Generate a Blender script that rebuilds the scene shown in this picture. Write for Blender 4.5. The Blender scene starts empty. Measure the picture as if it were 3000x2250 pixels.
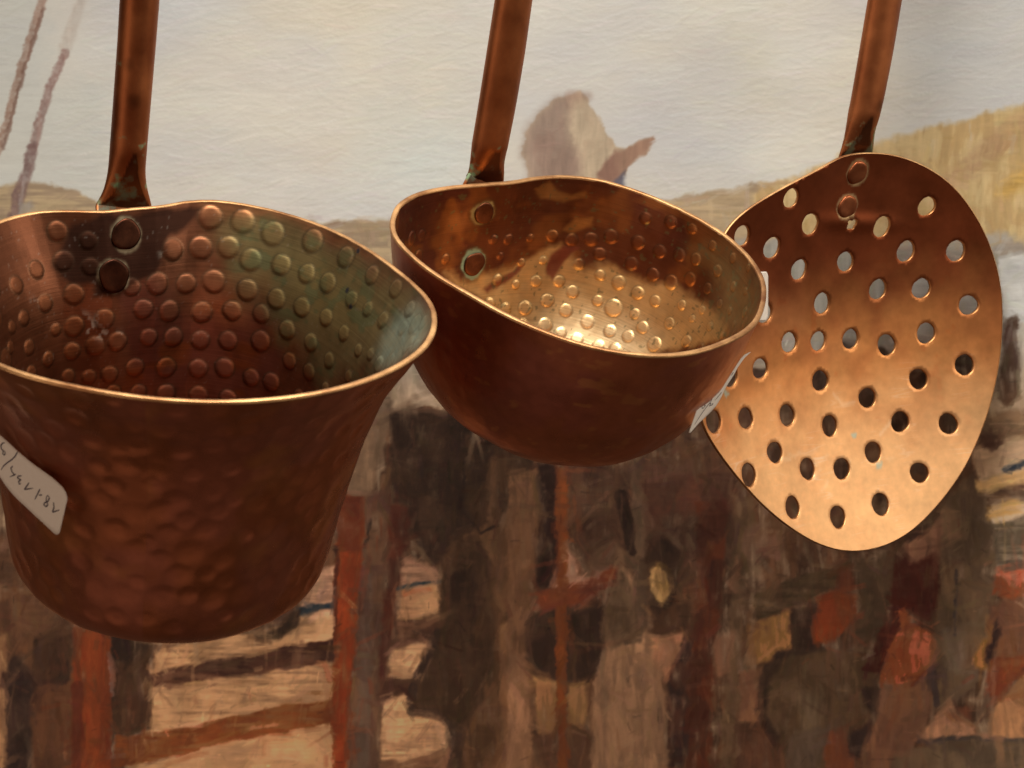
import bpy, math
import numpy as np
from mathutils import Matrix, Vector
from mathutils.geometry import delaunay_2d_cdt

C = bpy.context.scene.collection
SC = bpy.context.scene

# ------------------------------------------------------------------ camera, world, lamps, exposure
PITCH = math.radians(15.0)
DIST = 0.96
cam_d = bpy.data.cameras.new("camera")
cam_d.lens = 72.0
cam_d.sensor_width = 36.0
cam_d.clip_start = 0.01
cam_d.clip_end = 50.0
cam_d.dof.use_dof = True
cam_d.dof.focus_distance = 0.83
cam_d.dof.aperture_fstop = 23.0
cam = bpy.data.objects.new("camera", cam_d)
CAM = Vector((0.0, -DIST * math.cos(PITCH), DIST * math.sin(PITCH)))
cam.location = CAM
cam.rotation_euler = (math.pi / 2 - PITCH, 0, 0)
C.objects.link(cam)
SC.camera = cam

world = bpy.data.worlds.new("World")
SC.world = world
world.use_nodes = True
bg = world.node_tree.nodes["Background"]
bg.inputs[0].default_value = (1.0, 0.58, 0.36, 1)
bg.inputs[1].default_value = 0.062


def area(name, loc, target, sx, sy, power, col):
    l = bpy.data.lights.new(name, "AREA")
    l.shape = "RECTANGLE"
    l.size, l.size_y, l.energy, l.color = sx, sy, power, col
    o = bpy.data.objects.new(name, l)
    o.location = loc
    d = Vector(target) - Vector(loc)
    o.rotation_euler = d.to_track_quat("-Z", "Y").to_euler()
    C.objects.link(o)
    return o


area("overhead_lamp", (0.02, -0.26, 0.66), (0.0, -0.03, 0.05), 0.32, 0.20, 7.7, (1.0, 0.93, 0.84))
area("side_window", (1.15, -0.36, 0.48), (0.1, -0.06, 0.03), 0.55, 0.60, 6.0, (1.0, 0.92, 0.80))
area("low_warm_fill", (-0.15, -1.0, -0.75), (0.0, -0.2, 0.0), 1.7, 0.9, 0.55, (1.0, 0.66, 0.50))  # added warm bounce fill from below, no visible source
area("tag_fill", (-1.1, -1.2, 0.02), (-0.15, -0.28, 0.03), 0.7, 0.7, 3.2, (1.0, 0.78, 0.62))  # added fill lamp to brighten the deep ladle's tag
area("front_room_fill", (-0.2, -2.3, 0.95), (0.0, 0.0, 0.05), 2.6, 1.3, 4.2, (1.0, 0.78, 0.60))  # added unseen area lamp standing in for the room's light in front

SC.view_settings.view_transform = "Standard"
SC.view_settings.look = "None"
SC.view_settings.exposure = 0.0
SC.view_settings.gamma = 1.0

# measured shapes: each utensil's own frame, rim radii, wall profile, dents, stains, painted reflections, holes
D = {
    'b1': [[-0.06,0.045,4.36],[0.086,0.046,4.35],[0.238,0.061,4.52],[0.451,0.045,4.28],[0.677,0.046,3.83],[0.903,0.049,3.46],[1.12,0.037,3.33],[1.308,0.051,2.91],[-0.227,0.13,3.94],[-0.09,0.132,4.15],[0.04,0.124,3.95],[0.162,0.148,4.14],[0.326,0.139,3.91],[0.485,0.137,3.57],[0.634,0.135,3.73],[0.845,0.14,3.03],[1.001,0.135,2.7],[1.164,0.129,2.96],[-0.307,0.225,3.93],[-0.149,0.236,3.63],[-0.007,0.228,4.15],[0.176,0.237,3.94],[0.354,0.239,3.72],[0.525,0.234,3.57],[0.716,0.227,3.14],[0.902,0.238,2.84],[1.087,0.25,2.32],[1.223,0.228,2.22],[-0.389,0.301,3.53],[-0.234,0.317,3.75],[-0.052,0.326,3.76],[0.112,0.309,3.56],[0.283,0.297,3.34],[0.469,0.319,3.51],[0.66,0.323,3.28],[0.852,0.341,2.86],[1.088,0.34,2.33],[-0.352,0.396,3.16],[-0.203,0.404,3.49],[-0.046,0.416,3.38],[0.112,0.406,3.49],[0.31,0.383,3.82],[0.535,0.411,3.12],[0.707,0.414,3.02],[0.893,0.429,2.3],[-0.436,0.494,3.36],[-0.237,0.504,3.66],[-0.043,0.511,3.39],[0.116,0.496,3.58],[0.294,0.508,3.17],[0.437,0.501,3.46],[0.669,0.503,2.34],[-0.583,0.571,2.97],[-0.411,0.582,2.98],[-0.231,0.594,3.59],[-0.027,0.6,3.4],[0.164,0.597,3.39],[-0.773,0.24,3.69],[-0.626,0.321,3.52],[-0.797,0.338,3.7],[-0.941,0.25,3.09],[-1.109,0.267,2.68],[-0.907,0.338,2.13],[-0.551,0.398,3.53],[-0.686,0.407,3.53],[-0.823,0.417,3.13],[-1.117,0.359,2.76],[-1.284,0.322,2.27],[-0.989,0.421,2.72],[-0.863,0.496,2.74],[-0.731,0.51,2.75],[-0.605,0.507,3.16],[-1.142,0.438,2.69],[-0.79,0.14,3.49],[-0.939,0.151,3.08],[-1.091,0.17,3.05],[-0.671,0.159,3.11],[-0.457,0.228,3.13],[-1.221,0.272,2.28],[-0.783,0.054,3.49],[-0.66,0.083,3.11]],
    'b2': [[0.367,0.103,2.45],[0.522,0.071,2.52],[0.67,0.053,2.1],[-0.31,0.3,1.63],[-0.599,0.287,1.93],[-0.479,0.295,2.23],[-0.159,0.29,2.46],[-0.029,0.301,2.47],[0.085,0.282,2.68],[0.197,0.244,2.88],[0.369,0.227,2.79],[0.518,0.225,2.65],[0.652,0.196,2.68],[0.776,0.172,2.5],[0.849,0.07,2.0],[1.045,0.055,1.98],[1.231,0.026,1.56],[-0.976,0.352,1.99],[-0.525,0.375,1.62],[-0.35,0.418,1.72],[-0.194,0.409,1.64],[0.05,0.408,2.27],[0.16,0.338,2.55],[0.372,0.333,2.67],[0.533,0.34,2.66],[0.671,0.332,2.93],[0.794,0.27,2.75],[0.949,0.257,2.2],[0.964,0.157,2.39],[1.168,0.153,1.97],[1.315,0.114,1.56],[-0.375,0.521,1.84],[-0.222,0.508,2.26],[-0.058,0.501,2.27],[0.2,0.432,2.14],[0.333,0.437,2.8],[0.483,0.447,2.67],[0.623,0.445,2.37],[0.819,0.397,2.03],[0.993,0.354,1.76],[1.115,0.27,1.91],[1.246,0.251,1.57],[-0.603,0.597,2.44],[-0.455,0.627,2.45],[-0.285,0.628,2.88],[-0.118,0.592,2.64],[0.052,0.538,2.48],[0.235,0.546,2.15],[0.36,0.553,3.5],[0.524,0.538,2.13],[0.626,0.576,2.54],[0.799,0.5,2.36],[0.95,0.418,1.53],[1.137,0.383,1.79],[1.378,0.265,1.41],[-0.107,0.693,2.8],[0.034,0.622,2.64],[0.212,0.645,2.68],[0.402,0.649,2.47],[0.555,0.638,2.46],[0.78,0.612,3.05],[1.014,0.513,2.5],[1.17,0.484,1.75],[1.313,0.355,1.42],[0.034,0.713,2.06],[0.174,0.723,2.47],[0.363,0.722,2.47],[0.507,0.707,2.46],[-0.296,0.693,2.05],[-0.531,0.49,2.24]],
    'rv1': [[-0.469,0.07,5.27],[-0.555,0.188,5.53]],
    'rv2': [[-0.707,0.145,4.19],[-0.739,0.399,4.51]],
    'z1_green': [[0.029,0.037],[0.183,0.004],[0.455,0.001],[0.86,0.006],[1.343,0.008],[1.563,0.003],[1.691,0.058],[1.435,0.234],[0.894,0.439],[0.739,0.405],[0.603,0.365],[0.428,0.331],[0.265,0.259],[0.105,0.199],[0.028,0.106]],
    'z1_tip': [[1.297,0.218],[1.255,0.114],[1.325,0.012],[1.516,0.006],[1.696,0.013],[1.708,0.081],[1.435,0.234]],
    'z1_rimband': [[-0.109,0.006],[0.183,0.005],[0.399,0.0],[0.651,0.004],[0.86,0.006],[0.823,0.011],[0.616,0.022],[0.367,0.021],[0.208,0.016],[0.069,0.022],[-0.088,0.026]],
    'z1_dark_refl': [[-0.588,0.003],[-0.385,0.005],[-0.143,0.005],[-0.093,0.017],[-0.163,0.069],[-0.238,0.103],[-0.29,0.151],[-0.301,0.174],[-0.358,0.201],[-0.462,0.215],[-0.525,0.248],[-0.661,0.257],[-0.662,0.207],[-0.801,0.203],[-0.861,0.152],[-0.806,0.098],[-0.738,0.031]],
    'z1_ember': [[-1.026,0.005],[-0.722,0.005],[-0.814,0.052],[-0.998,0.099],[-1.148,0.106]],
    'z1_olive': [[0.318,0.129],[0.697,0.097],[0.955,0.088],[0.957,0.218],[0.527,0.247]],
    'z1_dust1': [[-0.723,0.32],[-0.682,0.333],[-0.605,0.362],[-0.531,0.359],[-0.557,0.384],[-0.654,0.387],[-0.728,0.358]],
    'z1_dust2': [[-1.046,0.251],[-0.992,0.248],[-1.024,0.267],[-1.072,0.268]],
    'z1_dust3': [[-0.29,0.128],[-0.259,0.112],[-0.258,0.154],[-0.29,0.157]],
    'z2_gold': [[-0.995,0.406],[-0.861,0.478],[-0.643,0.45],[-0.421,0.416],[-0.234,0.386],[-0.103,0.326],[-0.073,0.343],[-0.148,0.459],[-0.021,0.394],[0.022,0.37],[0.079,0.426],[0.238,0.365],[0.673,0.363],[0.911,0.324],[1.12,0.3],[1.324,0.318],[1.358,0.368],[0.801,0.664],[0.129,0.733],[-0.569,0.614],[-0.915,0.486]],
    'z2_drip1': [[-0.655,0.528],[-0.507,0.482],[-0.327,0.421],[-0.378,0.475],[-0.472,0.511],[-0.62,0.546]],
    'z2_drip2': [[-0.168,0.46],[-0.14,0.385],[-0.076,0.333],[0.035,0.33],[-0.051,0.425],[-0.112,0.494]],
    'z2_patch': [[-0.09,0.254],[-0.029,0.19],[0.061,0.177],[0.062,0.22],[-0.031,0.272]],
    'z2_patch2': [[-0.33,0.05],[-0.231,0.018],[-0.172,0.077],[-0.091,0.088],[-0.005,0.066],[0.014,0.092],[-0.13,0.124],[-0.273,0.109]],
    'z2_olive': [[0.765,0.135],[0.915,0.006],[1.278,0.002],[1.539,0.013],[1.791,0.066],[1.41,0.346],[1.128,0.403],[1.035,0.231]],
    'z2_lamp_glow': [[-0.132,0.712],[0.047,0.635],[0.299,0.621],[0.539,0.61],[0.728,0.613],[0.766,0.669],[0.393,0.729],[0.044,0.735]],
    'z2_stain': [[-0.981,0.129],[-0.864,0.139],[-0.838,0.201],[-0.891,0.245],[-1.001,0.214]],
    'sp1': [[0.735,0.013],[0.783,0.125],[0.867,0.159]],
    'pot1': {"c":[-0.1134,-0.22633,0.09378],"X":[0.993716,-0.0,-0.11193],"Y":[0.019735,0.984333,0.175211],"Z":[0.110176,-0.176319,0.978148],"R":0.08705,"H":0.1202,"sh":[-0.0034,0.0059],"k":[1.0,0.8306,0.7484,0.7008,0.6645,0.6002,0.4188],"r":[86.19,86.12,86.1,86.16,86.31,86.57,86.92,87.33,87.74,88.11,88.38,88.51,88.51,88.41,88.27,88.12,87.98,87.83,87.69,87.56,87.45,87.35,87.26,87.19,87.15,87.12,87.12,87.15,87.21,87.3,87.43,87.59,87.79,88.04,88.33,88.66,89.04,89.48,89.96,90.44,90.85,91.1,91.08,90.71,89.91,88.58,86.7,84.47,82.45,81.29,81.14,81.57,82.05,82.49,83.34,85.09,87.63,90.16,91.93,92.76,92.93,92.75,92.39,91.88,91.23,90.51,89.77,89.04,88.31,87.57,86.81,86.05,85.31,84.63,84.02,83.47,83.04,82.74,82.57,82.51,82.6,82.84,83.26,83.8,84.43,85.11,85.77,86.36,86.85,87.26,87.59,87.88,88.13,88.34,88.51,88.6,88.59,88.49,88.36,88.23,88.09,87.95,87.83,87.73,87.66,87.59,87.51,87.41,87.31,87.2,87.1,87.0,86.9,86.79,86.68,86.56,86.45,86.38,86.32,86.26]},
    'pot2': {"c":[0.02908,-0.15425,0.09221],"X":[0.980573,-0.0,-0.196154],"Y":[0.047765,0.969899,0.238778],"Z":[0.19025,-0.243509,0.951057],"R":0.07263,"H":0.0867,"sh":[-0.0012,0.003],"k":[1.0,0.9495,0.8626,0.7118,0.4531,0.2931,0.1544],"r":[74.19,73.57,72.88,72.17,71.48,70.84,70.25,69.72,69.25,68.82,68.44,68.13,67.94,67.93,68.13,68.51,69.03,69.64,70.3,71.0,71.71,72.43,73.17,73.96,74.79,75.58,76.22,76.62,76.79,76.84,76.86,76.87,76.82,76.64,76.31,75.81,75.16,74.36,73.44,72.43,71.36,70.25,69.16,68.13,67.25,66.56,66.06,65.7,65.46,65.43,65.78,66.59,67.76,69.1,70.45,71.77,73.01,74.15,75.14,75.93,76.48,76.74,76.73,76.5,76.15,75.77,75.41,75.07,74.73,74.4,74.08,73.79,73.56,73.38,73.22,73.07,72.92,72.76,72.59,72.4,72.2,71.98,71.78,71.6,71.46,71.34,71.19,71.01,70.8,70.6,70.43,70.31,70.22,70.2,70.25,70.41,70.66,70.95,71.23,71.48,71.7,71.89,72.07,72.27,72.53,72.89,73.34,73.85,74.37,74.86,75.29,75.66,75.94,76.1,76.15,76.07,75.88,75.6,75.22,74.75]},
    'h1': [[[-0.03788,0.08024,-0.00264,0.01203],[-0.03772,0.08044,-0.00101,0.01138],[-0.03762,0.08066,0.00145,0.01024],[-0.03751,0.0809,0.00417,0.00899],[-0.03747,0.08118,0.00826,0.00805],[-0.03746,0.0813,0.01015,0.00762],[-0.03736,0.08155,0.013,0.00733],[-0.03727,0.08182,0.01649,0.00722],[-0.03721,0.08202,0.01907,0.00713],[-0.03711,0.08231,0.02281,0.00705],[-0.03692,0.08282,0.02908,0.00708],[-0.03674,0.08333,0.03532,0.0071],[-0.03655,0.08383,0.04152,0.00713],[-0.03637,0.08434,0.04769,0.00715],[-0.03618,0.08484,0.05382,0.00718],[-0.036,0.08533,0.05992,0.00721],[-0.03584,0.08581,0.06599,0.00725],[-0.03573,0.08626,0.07203,0.00732],[-0.03561,0.0867,0.07803,0.00739]],[0.53762,-0.84156,0.05234]],
    'h2': [[[-0.04323,0.05709,-0.00349,0.01065],[-0.04326,0.05731,-0.00174,0.01011],[-0.0434,0.05756,0.00089,0.00917],[-0.04378,0.05765,0.00384,0.00844],[-0.04398,0.05807,0.0082,0.00823],[-0.044,0.05811,0.00861,0.00821],[-0.04419,0.05859,0.01327,0.00804],[-0.04421,0.05875,0.01458,0.00807],[-0.04428,0.05939,0.01972,0.00817],[-0.04429,0.05949,0.02051,0.00818],[-0.04437,0.06022,0.0264,0.0083],[-0.04451,0.06091,0.03227,0.00837],[-0.04471,0.06154,0.03812,0.0084],[-0.04491,0.06217,0.04393,0.00843],[-0.04511,0.06279,0.04971,0.00845],[-0.04536,0.06336,0.05546,0.0084],[-0.04566,0.0639,0.06118,0.0083],[-0.04595,0.06444,0.06688,0.0082],[-0.04624,0.06497,0.07254,0.0081]],[0.63129,-0.76847,0.10453]],
    'hu': [-0.456,-0.719],
    'holes': [[-32.82,70.02,4.35],[46.41,59.1,4.47],[-18.4,57.32,4.81],[-59.82,56.64,4.58],[23.56,52.03,4.7],[-40.06,49.26,4.81],[38.15,39.44,4.81],[63.62,37.26,4.81],[5.24,38.16,4.58],[-22.12,37.65,4.58],[24.31,23.53,4.7],[47.39,21.57,4.81],[70.83,11.52,4.7],[-7.3,20.88,4.7],[-42.71,21.17,4.81],[49.67,0.74,4.81],[9.18,2.72,4.58],[-9.44,4.17,4.47],[29.04,-2.37,4.93],[-27.26,6.0,4.7],[-46.26,-2.8,4.7],[67.33,-15.84,4.81],[44.13,-19.8,4.81],[-9.72,-13.56,4.81],[-65.82,-3.38,4.58],[16.27,-24.91,4.7],[-32.16,-25.54,4.81],[-58.49,-22.47,4.7],[32.15,-37.84,4.81],[56.04,-41.68,4.81],[-6.98,-34.21,4.7],[-80.07,-19.94,5.04],[15.2,-49.36,4.7],[-43.33,-39.88,4.81],[-3.98,-53.77,4.81],[-24.57,-50.39,4.81],[-62.92,-45.74,4.93],[37.35,-61.52,4.7],[13.51,-72.22,4.93],[-38.92,-64.37,4.81],[-12.25,-73.54,4.81],[-74.26,39.26,4.7],[-87.25,25.78,4.7],[-91.11,6.82,4.7]],
    'rv3': [[5.83,77.6],[2.58,62.97]],
    'tear': [[6.23,55.09]],
    'sktag': [[-48.58,39.83],[-43.16,39.18],[-41.87,37.35],[-41.55,19.32],[-42.73,17.79],[-48.3,18.56]],
    'skscr': [[-54.99,-44.44],[-50.58,-47.48],[-40.61,-54.9],[-34.9,-58.75],[-25.83,-57.11]],
    'verdi': [[17.01,-55.26],[6.38,-40.58],[-69.83,-9.7]],
    'sk': {"c":[0.15292,-0.05517,0.02985],"X":[0.848048,0.529919,-0.0],"Y":[-0.064581,0.103351,0.992546],"Z":[0.525969,-0.841727,0.121869],"R":0.08717,"r":[90.12,89.83,89.44,88.97,88.38,87.72,87.01,86.25,85.47,84.76,84.23,83.81,83.41,83.09,82.94,82.91,82.89,83.0,83.35,83.86,84.41,85.11,86.02,87.02,88.08,89.28,90.11,90.07,89.54,88.98,88.47,88.09,87.82,87.58,87.38,87.37,87.6,87.93,88.25,88.79,89.74,90.9,92.06,92.8,92.5,91.38,90.06,88.73,87.4,86.17,85.21,84.49,83.88,83.45,83.29,83.28,83.57,84.39,85.27,85.8,86.12,86.35,86.55,86.75,86.97,87.18,87.35,87.52,87.71,87.94,88.19,88.42,88.6,88.75,88.84,88.87,88.88,88.87,88.85,88.82,88.76,88.69,88.61,88.52,88.4,88.18,87.85,87.47,87.05,86.59,86.15,85.8,85.53,85.31,85.1,84.92,84.78,84.72,84.79,84.91,85.03,85.15,85.29,85.5,85.8,86.13,86.44,86.73,87.0,87.31,87.71,88.16,88.63,89.13,89.65,90.08,90.29,90.4,90.43,90.32]},
    'h3': [[[0.00738,0.08538,-0.00619,0.00941],[0.00755,0.08716,-0.00584,0.00908],[0.00787,0.0898,-0.00533,0.00865],[0.00819,0.09274,-0.00476,0.00822],[0.00839,0.09562,-0.0042,0.00789],[0.00856,0.09715,-0.0039,0.00778],[0.00927,0.10069,-0.00321,0.00783],[0.00957,0.10224,-0.00291,0.00785],[0.01027,0.10573,-0.00223,0.0079],[0.01079,0.10877,-0.00164,0.00803],[0.01108,0.11078,-0.00125,0.0081],[0.01172,0.11582,-0.00027,0.00819],[0.01235,0.12085,0.00071,0.00827],[0.01299,0.12586,0.00168,0.00836],[0.01358,0.13086,0.00265,0.00842],[0.01408,0.13585,0.00362,0.00841],[0.01458,0.14083,0.00459,0.0084],[0.01507,0.14579,0.00556,0.00838],[0.01557,0.15074,0.00652,0.00837]],[-0.0,-0.19081,0.98163]],
    'tag1n': [-0.4744,-0.8763,-0.0838],
    'tag1u': [[-181.0,-262.8,59.76],[-176.42,-265.07,57.52],[-171.9,-267.27,54.99],[-168.34,-268.97,52.56],[-164.51,-270.77,49.7],[-161.54,-272.21,47.9],[-158.56,-273.67,46.28],[-154.8,-275.54,44.68],[-151.06,-277.42,43.14],[-146.64,-279.58,40.68],[-145.13,-280.2,38.59],[-144.97,-280.12,36.84]],
    'tag1l': [[-182.36,-260.85,46.99],[-177.78,-263.08,44.46],[-173.37,-265.08,40.41],[-170.57,-266.21,36.39],[-168.39,-267.19,34.22],[-166.18,-268.21,32.36],[-162.43,-270.01,30.03],[-158.7,-271.81,27.71],[-152.11,-275.04,24.14],[-150.02,-276.06,23.03],[-148.68,-276.9,24.2],[-146.03,-279.21,33.38]],
    'tag1s': [[[-169.18,-268.46,52.03],[-170.16,-267.9,51.72],[-170.9,-267.41,50.71],[-170.86,-267.31,49.52],[-170.11,-267.68,49.05],[-170.39,-267.4,47.82],[-169.95,-267.61,47.44],[-169.42,-267.94,47.98],[-169.5,-267.99,48.86],[-169.95,-267.77,49.08]],[[-164.35,-270.86,49.73],[-165.47,-270.08,47.91],[-167.05,-269.07,46.3],[-169.11,-267.81,44.75],[-170.51,-266.93,43.46],[-171.64,-266.15,41.77]],[[-166.79,-269.0,44.11],[-167.67,-268.44,43.21],[-167.32,-268.5,41.92],[-166.45,-268.89,41.03],[-165.8,-269.27,41.29],[-167.47,-268.28,40.4],[-168.32,-267.76,39.8]],[[-163.43,-270.55,41.26],[-164.89,-269.72,40.86],[-165.28,-269.43,40.04],[-164.2,-269.99,39.78],[-163.89,-270.15,39.69],[-164.92,-269.52,38.9],[-164.7,-269.54,37.89],[-164.01,-269.97,38.47]],[[-160.61,-271.89,39.37],[-161.7,-271.16,37.83],[-162.78,-270.44,36.44],[-160.98,-271.47,37.06],[-159.04,-272.59,37.71]],[[-156.18,-274.17,38.08],[-157.3,-273.37,36.08],[-158.62,-272.43,33.75]],[[-155.42,-274.39,36.12],[-156.87,-273.57,35.71]],[[-153.2,-275.63,36.53],[-152.33,-276.03,35.79],[-153.09,-275.48,34.31],[-154.4,-274.71,33.62],[-154.94,-274.33,32.77],[-153.9,-274.84,32.22],[-153.18,-275.33,33.25],[-153.84,-275.11,34.62],[-153.57,-275.37,35.86],[-153.2,-275.63,36.53]],[[-150.73,-276.79,34.59],[-150.57,-276.7,32.83],[-151.36,-276.09,30.89],[-149.57,-277.15,31.82],[-148.27,-277.92,32.51]]],
    'tag2n': [0.7571,-0.6532,-0.0113],
    'tag2l': [[92.4,-157.74,55.12],[89.95,-160.57,54.78],[88.88,-161.81,54.23],[86.78,-164.2,52.14],[84.95,-166.3,50.36],[83.1,-168.41,49.2],[80.99,-170.84,48.25],[76.82,-175.63,45.88],[75.27,-177.42,45.15],[72.68,-180.41,44.26],[71.65,-181.59,43.62],[70.78,-182.58,42.44],[69.94,-183.5,39.8],[68.5,-185.11,35.9],[66.69,-187.12,31.16]],
    'tag2r': [[92.46,-157.66,54.95],[91.06,-159.27,54.2],[89.99,-160.51,53.6],[88.41,-162.32,52.15],[86.58,-164.4,50.11],[85.56,-165.55,48.32],[83.48,-167.92,45.96],[81.67,-169.98,43.81],[80.16,-171.68,40.9],[79.14,-172.84,39.5],[77.86,-174.29,37.9],[76.05,-176.37,36.58],[74.24,-178.45,35.46],[70.38,-182.88,33.32],[67.22,-186.51,30.86]],
    'tag2s': [[[72.63,-180.41,41.24],[71.88,-181.26,40.14],[71.78,-181.37,39.2],[72.31,-180.75,38.91],[73.33,-179.59,39.92],[72.54,-180.49,39.93]],[[77.04,-175.33,43.12],[75.41,-177.18,40.46],[73.36,-179.52,38.68],[71.33,-181.84,36.67],[68.82,-184.7,33.6]],[[74.9,-177.76,39.89],[75.69,-176.85,39.88],[74.93,-177.71,38.91],[75.84,-176.65,39.1]],[[75.72,-176.79,38.89],[76.49,-175.92,39.62],[76.25,-176.18,38.84]],[[77.3,-175.0,40.78],[77.52,-174.74,40.57]],[[78.8,-173.27,41.82],[77.78,-174.44,40.68]],[[80.1,-171.78,42.88],[78.81,-173.26,41.58]],[[84.99,-166.23,49.24],[84.08,-167.26,48.16]]],
}


# ------------------------------------------------------------------ helpers
def hash2(ix, iy, seed):
    h = (ix.astype(np.int64) * 374761393 + iy.astype(np.int64) * 668265263 + seed * 974634721) & 0xFFFFFFFF
    h = ((h ^ (h >> 13)) * 1274126177) & 0xFFFFFFFF
    h = h ^ (h >> 16)
    return (h & 0xFFFF) / 65535.0


def vnoise(x, y, seed=0):
    x0, y0 = np.floor(x), np.floor(y)
    fx, fy = x - x0, y - y0
    fx, fy = fx * fx * (3 - 2 * fx), fy * fy * (3 - 2 * fy)
    x0, y0 = x0.astype(np.int64), y0.astype(np.int64)
    a = hash2(x0, y0, seed); b = hash2(x0 + 1, y0, seed)
    c = hash2(x0, y0 + 1, seed); d = hash2(x0 + 1, y0 + 1, seed)
    return (a * (1 - fx) + b * fx) * (1 - fy) + (c * (1 - fx) + d * fx) * fy


def fbm(x, y, seed=0, octs=4):
    s, a, t = 0.0, 0.5, 0.0
    for k in range(octs):
        s = s + a * vnoise(x * 2 ** k, y * 2 ** k, seed + 17 * k)
        t += a
        a *= 0.5
    return s / t


def sstep(a, b, x):
    t = np.clip((x - a) / (b - a), 0, 1)
    return t * t * (3 - 2 * t)


def poly_sd(px, py, pts):
    """signed distance to a polygon, negative inside"""
    n = len(pts)
    d2 = np.full(px.shape, 1e18)
    ins = np.zeros(px.shape, bool)
    for i in range(n):
        ax, ay = pts[i]; bx, by = pts[(i + 1) % n]
        ex, ey = bx - ax, by - ay
        wx, wy = px - ax, py - ay
        t = np.clip((wx * ex + wy * ey) / (ex * ex + ey * ey + 1e-18), 0, 1)
        d2 = np.minimum(d2, (wx - ex * t) ** 2 + (wy - ey * t) ** 2)
        if ay != by:
            cr = ((ay > py) != (by > py)) & (px < (bx - ax) * (py - ay) / (by - ay) + ax)
            ins ^= cr
    d = np.sqrt(d2)
    return np.where(ins, -d, d)


def line_d(px, py, pts):
    d2 = np.full(px.shape, 1e18)
    tt = np.zeros(px.shape)
    n = len(pts) - 1
    for i in range(n):
        ax, ay = pts[i]; bx, by = pts[i + 1]
        ex, ey = bx - ax, by - ay
        wx, wy = px - ax, py - ay
        t = np.clip((wx * ex + wy * ey) / (ex * ex + ey * ey + 1e-18), 0, 1)
        q = (wx - ex * t) ** 2 + (wy - ey * t) ** 2
        m = q < d2
        d2 = np.where(m, q, d2)
        tt = np.where(m, (i + t) / n, tt)
    return np.sqrt(d2), tt


def pchip(x, y, q):
    x = np.asarray(x, float); y = np.asarray(y, float)
    h = np.diff(x); d = np.diff(y) / h; m = np.zeros_like(y)
    for i in range(1, len(x) - 1):
        if d[i - 1] * d[i] > 0:
            w1 = 2 * h[i] + h[i - 1]; w2 = h[i] + 2 * h[i - 1]
            m[i] = (w1 + w2) / (w1 / d[i - 1] + w2 / d[i])
    m[0] = d[0]; m[-1] = d[-1]
    q = np.asarray(q, float)
    i = np.clip(np.searchsorted(x, q) - 1, 0, len(h) - 1)
    t = (q - x[i]) / h[i]
    return ((1 + 2 * t) * (1 - t) ** 2 * y[i] + t * (1 - t) ** 2 * h[i] * m[i]
            + t * t * (3 - 2 * t) * y[i + 1] + t * t * (t - 1) * h[i] * m[i + 1])


def mesh_np(name, V, F, mat, parent=None, col=None, pat=None, rgh=None, uv=None, smooth=True, sharp=None):
    """one mesh object from numpy arrays; F is a list of arrays of equal-size faces"""
    me = bpy.data.meshes.new(name)
    V = np.asarray(V, np.float32).reshape(-1, 3)
    Fs = [np.asarray(f, np.int32) for f in (F if isinstance(F, list) else [F]) if len(f)]
    loops = np.concatenate([f.ravel() for f in Fs])
    sizes = np.concatenate([np.full(len(f), f.shape[1], np.int32) for f in Fs])
    starts = np.concatenate([[0], np.cumsum(sizes)[:-1]]).astype(np.int32)
    me.vertices.add(len(V)); me.vertices.foreach_set("co", V.ravel())
    me.loops.add(len(loops)); me.loops.foreach_set("vertex_index", loops)
    me.polygons.add(len(sizes)); me.polygons.foreach_set("loop_start", starts)
    me.polygons.foreach_set("loop_total", sizes)
    me.polygons.foreach_set("use_smooth", np.full(len(sizes), smooth))
    if uv is not None:
        l = me.uv_layers.new(name="wall")
        l.data.foreach_set("uv", np.asarray(uv, np.float32).reshape(-1, 2)[loops].ravel())
    if col is not None:
        a = me.color_attributes.new("Col", "FLOAT_COLOR", "POINT")
        c4 = np.ones((len(V), 4), np.float32); c4[:, :3] = np.asarray(col).reshape(-1, 3)
        a.data.foreach_set("color", c4.ravel())
    for nm, arr in (("Pat", pat), ("Rgh", rgh)):
        if arr is not None:
            a = me.attributes.new(nm, "FLOAT", "POINT")
            a.data.foreach_set("value", np.asarray(arr, np.float32).ravel())
    me.update(calc_edges=True)
    me.validate()
    if sharp:
        me.set_sharp_from_angle(angle=math.radians(sharp))
    me.materials.append(mat)
    o = bpy.data.objects.new(name, me)
    C.objects.link(o)
    if parent:
        o.parent = parent
    return o


def quads(rows, cols, off=0, wrap=False, flip=False):
    r = np.arange(rows - 1)[:, None]
    c = np.arange(cols if wrap else cols - 1)[None]
    a = r * cols + c
    b = r * cols + (c + 1) % cols
    q = np.stack([a, b, b + cols, a + cols], -1).reshape(-1, 4) + off
    return q[:, ::-1] if flip else q


def tag(o, label, cat, group=None):
    o["label"] = label
    o["category"] = cat
    if group:
        o["group"] = group


def empty(name, P):
    o = bpy.data.objects.new(name, None)
    o.empty_display_size = 0.03
    X, Y, Z, c = P["X"], P["Y"], P["Z"], P["c"]
    o.matrix_world = Matrix(((X[0], Y[0], Z[0], c[0]), (X[1], Y[1], Z[1], c[1]),
                             (X[2], Y[2], Z[2], c[2]), (0, 0, 0, 1)))
    C.objects.link(o)
    return o


# ------------------------------------------------------------------ materials
def newmat(name):
    m = bpy.data.materials.new(name)
    m.use_nodes = True
    return m, m.node_tree.nodes, m.node_tree.links, m.node_tree.nodes["Principled BSDF"]


def N(nodes, typ, **kw):
    n = nodes.new(typ)
    for k, v in kw.items():
        setattr(n, k, v)
    return n


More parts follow.
